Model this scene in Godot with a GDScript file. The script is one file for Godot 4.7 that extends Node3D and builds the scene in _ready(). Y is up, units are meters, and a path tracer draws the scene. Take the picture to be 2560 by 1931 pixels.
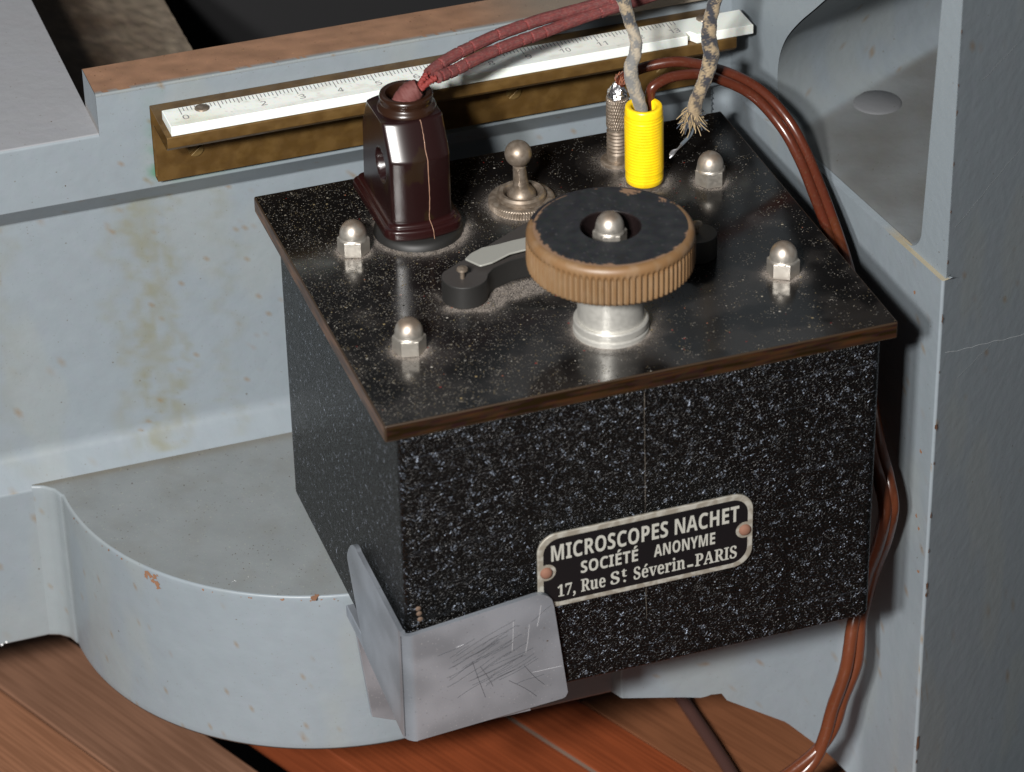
extends Node3D
# All shapes are authored in centimetres (origin: middle of the control box lid) and committed in metres.
const U := 0.01
var rng := RandomNumberGenerator.new()
var n_big := FastNoiseLite.new()
var n_mid := FastNoiseLite.new()
var n_fine := FastNoiseLite.new()
var M := {}
var taken := {}

# ------------------------------------------------------------------ mesh builder
class MB:
	var v := PackedVector3Array()
	var n := PackedVector3Array()
	var c := PackedColorArray()
	var uv := PackedVector2Array()
	var tint := Color.WHITE
	func tri(a: Vector3, b: Vector3, d: Vector3, na: Vector3, nb: Vector3, nd: Vector3, ca := tint, cb := tint, cd := tint, ua := Vector2.ZERO, ub := Vector2.ZERO, ud := Vector2.ZERO) -> void:
		var g := (b - a).cross(d - a)
		if g.dot(na + nb + nd) > 0.0:
			v.push_back(a); v.push_back(d); v.push_back(b)
			n.push_back(na); n.push_back(nd); n.push_back(nb)
			c.push_back(ca); c.push_back(cd); c.push_back(cb)
			uv.push_back(ua); uv.push_back(ud); uv.push_back(ub)
		else:
			v.push_back(a); v.push_back(b); v.push_back(d)
			n.push_back(na); n.push_back(nb); n.push_back(nd)
			c.push_back(ca); c.push_back(cb); c.push_back(cd)
			uv.push_back(ua); uv.push_back(ub); uv.push_back(ud)
	func quad(a: Vector3, b: Vector3, d: Vector3, e: Vector3, nn: Vector3) -> void:
		tri(a, b, d, nn, nn, nn)
		tri(a, d, e, nn, nn, nn)
	# a smooth sheet: fn(u, v) gives a point, u and v in 0..1; col(p, n) gives a colour; flip turns the normals over
	func sheet(nu: int, nv: int, fn: Callable, flip := false, closed := false, col: Variant = null, uvfn: Variant = null) -> void:
		var w := nu + 1
		var P := PackedVector3Array(); P.resize(w * (nv + 1))
		for j in nv + 1:
			for i in w:
				P[j * w + i] = fn.call(float(i % nu if closed else i) / nu, float(j) / nv)
		var N := PackedVector3Array(); N.resize(P.size())
		var C := PackedColorArray(); C.resize(P.size())
		var T := PackedVector2Array(); T.resize(P.size())
		for j in nv + 1:
			for i in w:
				var i0 := i - 1
				var i1 := i + 1
				if closed:
					i0 = (i - 1 + nu) % nu; i1 = (i + 1) % nu
				else:
					i0 = maxi(i0, 0); i1 = mini(i1, nu)
				var j0 := maxi(j - 1, 0)
				var j1 := mini(j + 1, nv)
				var nn := (P[j * w + i1] - P[j * w + i0]).cross(P[j1 * w + i] - P[j0 * w + i])
				if nn.length_squared() < 1e-20:
					var jj := j + 1 if j == 0 else j - 1
					nn = (P[jj * w + i1] - P[jj * w + i0]).cross(P[j1 * w + i] - P[j0 * w + i])
				nn = nn.normalized() * (-1.0 if flip else 1.0)
				N[j * w + i] = nn
				C[j * w + i] = col.call(P[j * w + i], nn) if col != null else tint
				if uvfn != null:
					T[j * w + i] = uvfn.call(P[j * w + i])
		for j in nv:
			for i in nu:
				var a := j * w + i
				var b := a + 1
				var d := a + w + 1
				var e := a + w
				tri(P[a], P[b], P[d], N[a], N[b], N[d], C[a], C[b], C[d], T[a], T[b], T[d])
				tri(P[a], P[d], P[e], N[a], N[d], N[e], C[a], C[d], C[e], T[a], T[d], T[e])
	# lathe about the y axis of basis B at o; profile is (radius, height); corners sharper than 35 degrees stay sharp
	func lathe(o: Vector3, prof: Array, seg := 40, B := Basis(), sharp := 35.0) -> void:
		var k := prof.size()
		var dirs := []
		for i in k - 1:
			var d: Vector2 = prof[i + 1] - prof[i]
			dirs.append(Vector2(d.y, -d.x).normalized())
		for i in k - 1:
			var na: Vector2 = dirs[i]
			var nb: Vector2 = dirs[i]
			if i > 0 and rad_to_deg(absf(dirs[i - 1].angle_to(dirs[i]))) < sharp:
				na = (dirs[i - 1] + dirs[i]).normalized()
			if i < k - 2 and rad_to_deg(absf(dirs[i + 1].angle_to(dirs[i]))) < sharp:
				nb = (dirs[i + 1] + dirs[i]).normalized()
			var p: Vector2 = prof[i]
			var q: Vector2 = prof[i + 1]
			for s in seg:
				var t0 := TAU * s / seg
				var t1 := TAU * (s + 1) / seg
				var e0 := Vector3(cos(t0), 0, sin(t0))
				var e1 := Vector3(cos(t1), 0, sin(t1))
				var up := Vector3.UP
				var a := o + B * (e0 * p.x + up * p.y)
				var b := o + B * (e1 * p.x + up * p.y)
				var d := o + B * (e1 * q.x + up * q.y)
				var e := o + B * (e0 * q.x + up * q.y)
				var n0a := B * (e0 * na.x + up * na.y)
				var n1a := B * (e1 * na.x + up * na.y)
				var n0b := B * (e0 * nb.x + up * nb.y)
				var n1b := B * (e1 * nb.x + up * nb.y)
				if p.x > 1e-6:
					tri(a, b, d, n0a, n1a, n1b)
				if q.x > 1e-6:
					tri(a, d, e, n0a, n1b, n0b)
	# prism: polygon poly in the plane of (ex, ez), raised along ey from h0 to h1, edges rounded by bev
	func prism(o: Vector3, ex: Vector3, ey: Vector3, ez: Vector3, poly: PackedVector2Array, h0: float, h1: float, bev := 0.0, smooth := 40.0, caps := 3, steps := 3) -> void:
		var k := poly.size()
		var area := 0.0
		for i in k:
			area += poly[i].cross(poly[(i + 1) % k])
		if area < 0:
			poly = poly.duplicate()
			poly.reverse()
		var en := []
		for i in k:
			var d := (poly[(i + 1) % k] - poly[i]).normalized()
			en.append(Vector2(d.y, -d.x))
		var rings := []   # [inset, height, tilt]
		if bev > 0.0:
			for s in steps + 1:
				var t := PI / 2 * s / steps
				rings.append([bev * (1 - sin(t)), h0 + bev * (1 - cos(t)), -cos(t), sin(t)])
			for s in steps + 1:
				var t := PI / 2 * s / steps
				rings.append([bev * (1 - cos(t)), h1 - bev * (1 - sin(t)), sin(t), cos(t)])
		else:
			rings = [[0.0, h0, 0.0, 1.0], [0.0, h1, 0.0, 1.0]]
		var inset := func(i: int, by: float) -> Vector2:
			var a: Vector2 = en[(i - 1 + k) % k]
			var b: Vector2 = en[i]
			var m := (a + b).normalized()
			return poly[i] - m * (by / maxf(0.35, m.dot(b)))
		for r in rings.size() - 1:
			var A = rings[r]
			var Bq = rings[r + 1]
			for i in k:
				var j := (i + 1) % k
				var nE: Vector2 = en[i]
				var ni := nE
				var nj := nE
				if rad_to_deg(absf(en[(i - 1 + k) % k].angle_to(nE))) < smooth:
					ni = (en[(i - 1 + k) % k] + nE).normalized()
				if rad_to_deg(absf(en[j].angle_to(nE))) < smooth:
					nj = (en[j] + nE).normalized()
				var pa: Vector2 = inset.call(i, A[0])
				var pb: Vector2 = inset.call(j, A[0])
				var pc: Vector2 = inset.call(j, Bq[0])
				var pd: Vector2 = inset.call(i, Bq[0])
				var a3: Vector3 = o + ex * pa.x + ez * pa.y + ey * A[1]
				var b3: Vector3 = o + ex * pb.x + ez * pb.y + ey * A[1]
				var c3: Vector3 = o + ex * pc.x + ez * pc.y + ey * Bq[1]
				var d3: Vector3 = o + ex * pd.x + ez * pd.y + ey * Bq[1]
				var na: Vector3 = (ex * ni.x + ez * ni.y) * A[3] + ey * A[2]
				var nb: Vector3 = (ex * nj.x + ez * nj.y) * A[3] + ey * A[2]
				var nc: Vector3 = (ex * nj.x + ez * nj.y) * Bq[3] + ey * Bq[2]
				var nd: Vector3 = (ex * ni.x + ez * ni.y) * Bq[3] + ey * Bq[2]
				tri(a3, b3, c3, na, nb, nc)
				tri(a3, c3, d3, na, nc, nd)
		var top := PackedVector2Array()
		for i in k:
			top.append(inset.call(i, bev))
		var idx := Geometry2D.triangulate_polygon(top)
		for t in range(0, idx.size(), 3):
			var q := [top[idx[t]], top[idx[t + 1]], top[idx[t + 2]]]
			if caps & 1:
				tri(o + ex * q[0].x + ez * q[0].y + ey * h1, o + ex * q[1].x + ez * q[1].y + ey * h1, o + ex * q[2].x + ez * q[2].y + ey * h1, ey, ey, ey)
			if caps & 2:
				tri(o + ex * q[0].x + ez * q[0].y + ey * h0, o + ex * q[1].x + ez * q[1].y + ey * h0, o + ex * q[2].x + ez * q[2].y + ey * h0, -ey, -ey, -ey)
	func box(p: Vector3, q: Vector3, bev := 0.0) -> void:
		prism(Vector3.ZERO, Vector3.RIGHT, Vector3.UP, Vector3.BACK, PackedVector2Array([Vector2(p.x, p.z), Vector2(q.x, p.z), Vector2(q.x, q.z), Vector2(p.x, q.z)]), p.y, q.y, bev)
	# tube along a path; rad(t, angle, length) and col(t, angle, length) shape and tint it
	func tube(path: PackedVector3Array, seg: int, rad: Callable, col: Variant = null, cap := true) -> void:
		var k := path.size()
		var len := PackedFloat32Array([0.0])
		for i in range(1, k):
			len.append(len[i - 1] + path[i].distance_to(path[i - 1]))
		var nrm := Vector3.UP
		var P := PackedVector3Array()
		var C := PackedColorArray()
		var ctr := path
		for i in k:
			var t := (path[mini(i + 1, k - 1)] - path[maxi(i - 1, 0)]).normalized()
			if i == 0:
				nrm = t.cross(Vector3(0.31, 0.2, 0.93)).normalized()
			nrm = (nrm - t * nrm.dot(t)).normalized()
			var bn := t.cross(nrm)
			for s in seg + 1:
				var a := TAU * (s % seg) / seg
				var f := float(i) / (k - 1)
				P.append(path[i] + (nrm * cos(a) + bn * sin(a)) * float(rad.call(f, a, len[i])))
				C.append(col.call(f, a, len[i]) if col != null else tint)
		var w := seg + 1
		var N := PackedVector3Array(); N.resize(P.size())
		for i in k:
			for s in w:
				var du := P[i * w + (s + 1) % seg] - P[i * w + (s - 1 + seg) % seg]
				var dv := P[mini(i + 1, k - 1) * w + s] - P[maxi(i - 1, 0) * w + s]
				var nn := du.cross(dv).normalized()
				if nn.dot(P[i * w + s] - ctr[i]) < 0:
					nn = -nn
				N[i * w + s] = nn
		for i in k - 1:
			for s in seg:
				var a := i * w + s
				tri(P[a], P[a + 1], P[a + w + 1], N[a], N[a + 1], N[a + w + 1], C[a], C[a + 1], C[a + w + 1])
				tri(P[a], P[a + w + 1], P[a + w], N[a], N[a + w + 1], N[a + w], C[a], C[a + w + 1], C[a + w])
		if cap:
			for e in [0, k - 1]:
				var t := (path[e] - path[e - 1]) if e > 0 else (path[0] - path[1])
				t = t.normalized()
				for s in seg:
					tri(ctr[e], P[e * w + s], P[e * w + s + 1], t, t, t, C[e * w + s], C[e * w + s], C[e * w + s + 1])

# ------------------------------------------------------------------ scene helpers
func numbered(called: String) -> String:
	var i: int = taken.get(called, -1) + 1
	taken[called] = i
	return called if i == 0 else "%s_%03d" % [called, i]

func thing(called: String, at: Vector3, label: String, category: String, group := "") -> Node3D:
	var o := Node3D.new()
	o.name = numbered(called)
	add_child(o)
	o.position = at * U
	o.set_meta("label", label)
	o.set_meta("category", category)
	o.set_meta("at", at)
	if group:
		o.set_meta("group", group)
	return o

func where(o: Node) -> Vector3:
	while not o.has_meta("at"):
		o = o.get_parent()
	return o.get_meta("at")

func part(called: String, mb: MB, mat: Material, parent: Node3D, label := "") -> MeshInstance3D:
	var at := where(parent)
	var a := []
	a.resize(Mesh.ARRAY_MAX)
	var vv := PackedVector3Array()
	vv.resize(mb.v.size())
	for i in mb.v.size():
		vv[i] = (mb.v[i] - at) * U
	a[Mesh.ARRAY_VERTEX] = vv
	a[Mesh.ARRAY_NORMAL] = mb.n
	a[Mesh.ARRAY_COLOR] = mb.c
	a[Mesh.ARRAY_TEX_UV] = mb.uv
	var m := ArrayMesh.new()
	m.add_surface_from_arrays(Mesh.PRIMITIVE_TRIANGLES, a)
	var o := MeshInstance3D.new()
	o.mesh = m
	o.material_override = null
	m.surface_set_material(0, mat)
	o.name = called
	parent.add_child(o, true)
	if label:
		o.set_meta("label", label)
	return o

func curve(pts: Array, step := 0.08) -> PackedVector3Array:
	var cv := Curve3D.new()
	cv.bake_interval = step
	for i in pts.size():
		var p: Vector3 = pts[i]
		var t := Vector3.ZERO
		if i > 0 and i < pts.size() - 1:
			var a: Vector3 = pts[i - 1]
			var b: Vector3 = pts[i + 1]
			t = (b - a).normalized() * minf(p.distance_to(a), p.distance_to(b)) * 0.36
		cv.add_point(p, -t, t)
	return cv.get_baked_points()

func round_poly(pts: Array, radii: Array, seg := 6, closed := true) -> PackedVector2Array:
	var out := PackedVector2Array()
	var k := pts.size()
	for i in k:
		var p: Vector2 = pts[i]
		var r: float = radii[i % radii.size()]
		if r <= 0.0 or (not closed and (i == 0 or i == k - 1)):
			out.append(p)
			continue
		var a: Vector2 = (pts[(i - 1 + k) % k] - p).normalized()
		var b: Vector2 = (pts[(i + 1) % k] - p).normalized()
		var ang := absf(a.angle_to(b)) / 2
		var d := r / tan(ang)
		var c := p + (a + b).normalized() * (r / sin(ang))
		var s := (p + a * d - c)
		var e := (p + b * d - c)
		var sweep := s.angle_to(e)
		for q in seg + 1:
			out.append(c + s.rotated(sweep * q / seg))
	return out

func rrect(x0: float, y0: float, x1: float, y1: float, r: float, seg := 6) -> PackedVector2Array:
	return round_poly([Vector2(x0, y0), Vector2(x1, y0), Vector2(x1, y1), Vector2(x0, y1)], [r], seg)

func circle(c: Vector2, r: float, k := 32) -> PackedVector2Array:
	var out := PackedVector2Array()
	for i in k:
		out.append(c + Vector2.from_angle(TAU * i / k) * r)
	return out

# evenly spaced points along a 2D path
func resample(pts: PackedVector2Array, step: float) -> PackedVector2Array:
	var out := PackedVector2Array([pts[0]])
	for i in range(1, pts.size()):
		var k := maxi(1, int(ceil(pts[i].distance_to(pts[i - 1]) / step)))
		for q in range(1, k + 1):
			out.append(pts[i - 1].lerp(pts[i], float(q) / k))
	return out

func mat(albedo: Color, rough: float, metal := 0.0, extra := {}) -> StandardMaterial3D:
	var m := StandardMaterial3D.new()
	m.albedo_color = albedo.linear_to_srgb()
	m.roughness = rough
	m.metallic = metal
	for key in extra:
		m.set(key, extra[key])
	return m

func noise(seed_: int, freq: float, kind := FastNoiseLite.TYPE_SIMPLEX_SMOOTH, oct := 4) -> FastNoiseLite:
	var f := FastNoiseLite.new()
	f.seed = seed_
	f.frequency = freq
	f.noise_type = kind
	f.fractal_octaves = oct
	return f

func ntex(f: FastNoiseLite, size := 512, ramp := [], offs := []) -> NoiseTexture2D:
	var t := NoiseTexture2D.new()
	t.width = size
	t.height = size
	t.seamless = true
	t.noise = f
	if ramp:
		var g := Gradient.new()
		g.colors = PackedColorArray(ramp)
		g.offsets = PackedFloat32Array(offs)
		t.color_ramp = g
	return t

func gray(x: float) -> Color:
	return Color(x, x, x)

# a picture of scattered specks over a plain ground: dust and dirt lying on a surface
func specks(size: int, ground: Color, sets: Array, seed_: int, smudge := 0.0) -> ImageTexture:
	var im := Image.create(size, size, false, Image.FORMAT_RGB8)
	im.fill(ground)
	if smudge > 0.0:   # handling marks and grime
		var sm := noise(seed_, 0.004, FastNoiseLite.TYPE_SIMPLEX_SMOOTH, 3).get_seamless_image(size, size)
		for y in size:
			for x in size:
				im.set_pixel(x, y, ground.darkened(smudge * smoothstep(0.1, 0.9, sm.get_pixel(x, y).r)))
	var r := RandomNumberGenerator.new()
	r.seed = seed_
	for s in sets:
		for i in int(s[0]):
			var x := r.randi() % size
			var y := r.randi() % size
			var w := r.randi_range(1, s[2])
			im.fill_rect(Rect2i(x, y, w, r.randi_range(1, s[2])), ground.lerp(s[1], r.randf_range(0.3, 1.0)))
	return ImageTexture.create_from_image(im)

# glints and dust specks of the black crackle paint, painted as pale clusters
func painted_glints() -> ImageTexture:
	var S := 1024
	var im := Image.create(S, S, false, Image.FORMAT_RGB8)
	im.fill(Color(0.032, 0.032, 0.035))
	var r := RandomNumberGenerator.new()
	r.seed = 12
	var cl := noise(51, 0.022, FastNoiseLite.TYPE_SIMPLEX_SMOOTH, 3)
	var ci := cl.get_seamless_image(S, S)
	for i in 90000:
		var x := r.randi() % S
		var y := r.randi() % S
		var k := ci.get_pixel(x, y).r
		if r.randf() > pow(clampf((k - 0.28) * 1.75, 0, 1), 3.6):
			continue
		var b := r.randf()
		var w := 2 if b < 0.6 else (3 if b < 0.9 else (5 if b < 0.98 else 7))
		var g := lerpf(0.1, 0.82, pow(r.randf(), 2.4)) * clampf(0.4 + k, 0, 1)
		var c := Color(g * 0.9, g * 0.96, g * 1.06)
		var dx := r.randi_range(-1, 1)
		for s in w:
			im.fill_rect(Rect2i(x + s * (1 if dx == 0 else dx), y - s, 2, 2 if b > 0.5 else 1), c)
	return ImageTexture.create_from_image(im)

func materials() -> void:
	var tri := {"uv1_triplanar": true, "vertex_color_use_as_albedo": true, "uv1_triplanar_sharpness": 4.0}
	var peel := ntex(noise(11, 0.035, FastNoiseLite.TYPE_SIMPLEX_SMOOTH, 3), 512)
	var speck := specks(1024, Color(0.94, 0.94, 0.94), [[1600, Color(0.85, 0.84, 0.82), 3], [260, Color(1, 1, 0.96), 2], [110, Color(0.62, 0.54, 0.42), 3], [40, Color(0.5, 0.36, 0.22), 4]], 5)
	M.paint = mat(Color.WHITE, 0.42, 0.0, tri.merged({"albedo_texture": speck, "uv1_scale": Vector3.ONE * 11.0, "heightmap_enabled": true, "heightmap_texture": peel, "heightmap_scale": 0.0055, "metallic_specular": 0.45}))
	var dusty := specks(1024, Color(0.88, 0.87, 0.85), [[5200, Color(0.98, 0.95, 0.88), 3], [1100, Color(1, 0.98, 0.9), 5], [900, Color(0.55, 0.5, 0.42), 4], [60, Color(0.4, 0.28, 0.18), 5]], 6)
	M.dusty = mat(Color.WHITE, 0.75, 0.0, tri.merged({"albedo_texture": dusty, "uv1_scale": Vector3.ONE * 12.0, "heightmap_enabled": true, "heightmap_texture": peel, "heightmap_scale": 0.004}))
	var crk := noise(21, 0.042, FastNoiseLite.TYPE_SIMPLEX, 3)
	crk.fractal_type = FastNoiseLite.FRACTAL_RIDGED
	var crinkle := ntex(crk, 1024)
	M.crinkle = mat(Color.WHITE, 0.25, 0.0, {"albedo_texture": painted_glints(), "uv1_triplanar": true, "uv1_scale": Vector3.ONE * 15.0, "heightmap_enabled": true, "heightmap_texture": crinkle, "heightmap_scale": 0.046, "metallic_specular": 0.3})
	M.bakelite_lid = mat(Color.WHITE, 0.4, 0.0, {"vertex_color_use_as_albedo": true, "metallic_specular": 0.4})
	M.black = mat(Color(0.012, 0.012, 0.013), 0.45)
	M.black_dusty = mat(Color.WHITE, 0.55, 0.0, tri.merged({"albedo_texture": dusty, "uv1_scale": Vector3.ONE * 22.0}))
	var scuff := ntex(noise(31, 0.02, FastNoiseLite.TYPE_SIMPLEX_SMOOTH, 5), 512, [gray(0.38), gray(0.52)], [0.3, 0.7])
	M.nickel = mat(Color(0.46, 0.43, 0.385), 1.0, 0.8, {"vertex_color_use_as_albedo": true, "uv1_triplanar": true, "uv1_scale": Vector3.ONE * 60.0, "roughness_texture": scuff})
	var tarn := ntex(noise(32, 0.012, FastNoiseLite.TYPE_SIMPLEX_SMOOTH, 5), 512, [Color(0.8, 0.77, 0.74), Color(0.97, 0.96, 0.95)], [0.35, 0.65])
	M.old_steel = mat(Color(0.31, 0.265, 0.22), 1.0, 0.65, {"uv1_triplanar": true, "uv1_scale": Vector3.ONE * 60.0, "roughness_texture": scuff, "albedo_texture": tarn})
	M.steel = mat(Color(0.52, 0.51, 0.475), 1.0, 0.6, {"uv1_triplanar": true, "uv1_scale": Vector3.ONE * 60.0, "roughness_texture": scuff})
	var brassy := ntex(noise(33, 0.012, FastNoiseLite.TYPE_SIMPLEX_SMOOTH, 5), 512, [Color(0.83, 0.8, 0.76), Color(0.97, 0.96, 0.94)], [0.3, 0.7])
	M.brass = mat(Color(0.165, 0.108, 0.038), 1.0, 0.4, {"uv1_triplanar": true, "uv1_scale": Vector3.ONE * 24.0, "albedo_texture": brassy, "roughness_texture": scuff, "vertex_color_use_as_albedo": true})
	var brushed := ntex(noise(35, 0.05, FastNoiseLite.TYPE_SIMPLEX, 3), 512)
	M.alu = mat(Color(0.49, 0.535, 0.59), 0.36, 0.66, {"uv1_triplanar": true, "uv1_scale": Vector3.ONE * 18.0, "albedo_texture": specks(512, Color(0.9, 0.9, 0.91), [[900, Color(1.0, 0.99, 0.97), 2], [700, Color(0.7, 0.7, 0.71), 3], [30, Color(0.5, 0.4, 0.3), 4]], 8, 0.16), "heightmap_enabled": true, "heightmap_texture": brushed, "heightmap_scale": 0.0012})
	M.scratch = mat(Color(0.05, 0.05, 0.055), 0.95, 0.0, {"metallic_specular": 0.1})
	M.scratch_pale = mat(Color(0.5, 0.5, 0.52), 0.5, 0.4)
	M.white_plate = mat(Color(0.83, 0.84, 0.8), 0.3, 0.0, {"vertex_color_use_as_albedo": true, "subsurf_scatter_enabled": true, "subsurf_scatter_strength": 0.15})
	M.ink = mat(Color(0.2, 0.2, 0.21), 0.7)
	M.plate_metal = mat(Color(0.46, 0.46, 0.42), 0.55, 0.45, {"uv1_triplanar": true, "uv1_scale": Vector3.ONE * 40.0, "albedo_texture": tarn})
	M.enamel = mat(Color(0.004, 0.004, 0.005), 0.35)
	M.letter = mat(Color(0.42, 0.42, 0.38), 0.55, 0.3)
	M.copper = mat(Color(0.17, 0.08, 0.052), 0.85, 0.1)
	M.yellow = mat(Color(0.93, 0.6, 0.008), 0.32, 0.0, {"vertex_color_use_as_albedo": true, "subsurf_scatter_enabled": true, "subsurf_scatter_strength": 0.12})
	M.plug = mat(Color.WHITE, 0.27, 0.0, {"vertex_color_use_as_albedo": true})
	M.rubber_red = mat(Color.WHITE, 0.75, 0.0, {"vertex_color_use_as_albedo": true})
	M.rubber_brown = mat(Color.WHITE, 0.26, 0.0, {"vertex_color_use_as_albedo": true})
	M.cloth = mat(Color.WHITE, 0.95, 0.0, {"vertex_color_use_as_albedo": true, "rim_enabled": true, "rim": 0.3})
	M.knob = mat(Color.WHITE, 0.46, 0.0, {"vertex_color_use_as_albedo": true})
	M.solder = mat(Color(0.75, 0.75, 0.78), 0.25, 1.0)
	M.wire = mat(Color(0.5, 0.5, 0.52), 0.4, 0.9)
	M.primer = mat(Color.WHITE, 0.7, 0.0, tri.merged({"albedo_texture": dusty, "uv1_scale": Vector3.ONE * 12.0}))
	M.chip = mat(Color(0.2, 0.1, 0.055), 0.8)
	M.chip_white = mat(Color(0.72, 0.73, 0.74), 0.6)
	M.dark_inside = mat(Color(0.003, 0.003, 0.004), 0.8)  # near-black colour stands in for the shade inside openings
	M.tan_line = mat(Color(0.27, 0.15, 0.1), 0.6)
	var gr := noise(41, 0.012, FastNoiseLite.TYPE_SIMPLEX_SMOOTH, 5)
	var grain := ntex(gr, 512, [Color(0.87, 0.85, 0.83), Color(0.94, 0.93, 0.92), Color(1, 0.99, 0.98)], [0.25, 0.5, 0.75])
	M.wood = mat(Color.WHITE, 0.45, 0.0, {"vertex_color_use_as_albedo": true, "albedo_texture": grain, "uv1_scale": Vector3(0.03, 0.9, 1)})

# ------------------------------------------------------------------ grey paint, with the stains and dirt it carries
func paint(p: Vector3, n: Vector3) -> Color:
	var k := 0.97 + 0.05 * n_mid.get_noise_3d(p.x * 2, p.y * 2, p.z * 2)
	var c := Color(0.228, 0.263, 0.292) * k
	var m := n_big.get_noise_3d(p.x * 1.3, p.y * 0.5, p.z * 1.3)
	c = c.lerp(Color(0.29, 0.3, 0.26), clampf((m - 0.12) * 1.0, 0.0, 0.18))
	# brown drip stains down the web of the casting
	if p.z < -7.6 and p.y < -0.8:
		for d in [[-8.5, 0.4, 1.0], [-9.0, 0.16, 0.8], [-9.5, 0.25, 0.5], [-12.6, 0.3, 0.3], [-6.6, 0.22, 0.4], [-8.1, 0.12, 0.6]]:
			var wob: float = d[0] + 0.8 * n_mid.get_noise_2d(p.y * 1.4, d[0] * 7.0) + 0.25 * n_fine.get_noise_2d(p.y * 2.0, d[0])
			var q: float = absf(p.x - wob) / d[1]
			var streak = exp(-q * q) * (0.45 + 0.6 * n_mid.get_noise_3d(p.x * 4, p.y * 1.2, 3.0)) * d[2]
			c = c.lerp(Color(0.19, 0.185, 0.12), clampf(streak, 0.0, 0.45))
	# dark spots of rust and dirt
	var f := n_fine.get_noise_3d(p.x * 3.2, p.y * 3.2, p.z * 3.2)
	if f > 0.6:
		c = c.lerp(Color(0.2, 0.13, 0.06), clampf((f - 0.6) * 6.0, 0.0, 0.6))
	# green corrosion where the brass angle meets the paint
	if p.z > -7.45 and p.z < -7.2 and p.x > -9.6 and p.x < 6.0 and p.y > -0.4 and p.y < 2.5:
		var dl := Vector2(maxf(maxf(-8.5 - p.x, p.x + 8.0), 0.0), maxf(0.08 - p.y, 0.0)).length()
		var g := exp(-dl * 9.0) * clampf(1.1 - p.y * 0.5, 0.15, 1.0) * (0.55 + 0.9 * n_mid.get_noise_3d(p.x * 3, p.y * 3, 1.0))
		if p.x > -8.0:
			g = exp(-absf(p.y - 0.02) * 9.0) * clampf((-4.0 - p.x) / 4.0, 0.15, 0.8)
		c = c.lerp(Color(0.07, 0.2, 0.12), clampf(g, 0.0, 0.85))
	return c

func dusted(p: Vector3, n: Vector3) -> Color:
	var c := Color(0.228, 0.258, 0.282) * (0.97 + 0.1 * n_mid.get_noise_3d(p.x, p.y, p.z))
	var d := n_big.get_noise_3d(p.x * 2.3, p.y * 2.3, p.z * 2.3)
	c = c.lerp(Color(0.15, 0.14, 0.115), clampf(d * 0.4, 0.0, 0.16))
	return c

func chip(mb: MB, o: Vector3, ex: Vector3, ez: Vector3, r: float) -> void:
	var nrm := ex.cross(ez).normalized()
	var k := 11
	var pl := PackedVector2Array()
	for i in k:
		pl.append(Vector2.from_angle(TAU * i / k) * r * rng.randf_range(0.4, 1.15) * Vector2(rng.randf_range(0.8, 1.1), rng.randf_range(0.7, 1.2)))
	for i in k:
		var a := pl[i]
		var b := pl[(i + 1) % k]
		mb.tri(o + nrm * 0.012, o + ex * a.x + ez * a.y + nrm * 0.006, o + ex * b.x + ez * b.y + nrm * 0.006, nrm, nrm, nrm)

func extrude_x(mb: MB, prof: PackedVector2Array, x0: float, x1: float, step: float, col: Callable) -> void:
	var k := prof.size() - 1
	mb.sheet(int((x1 - x0) / step), k, func(u: float, v: float) -> Vector3:
		var q := prof[int(round(v * k))]
		return Vector3(lerpf(x0, x1, u), q.y, q.x), true, false, col)

const WS := 0.1     # how much the side wall flares towards the front
func wall_x(z: float) -> float:
	return 7.45 + WS * (z + 6.0)

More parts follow.
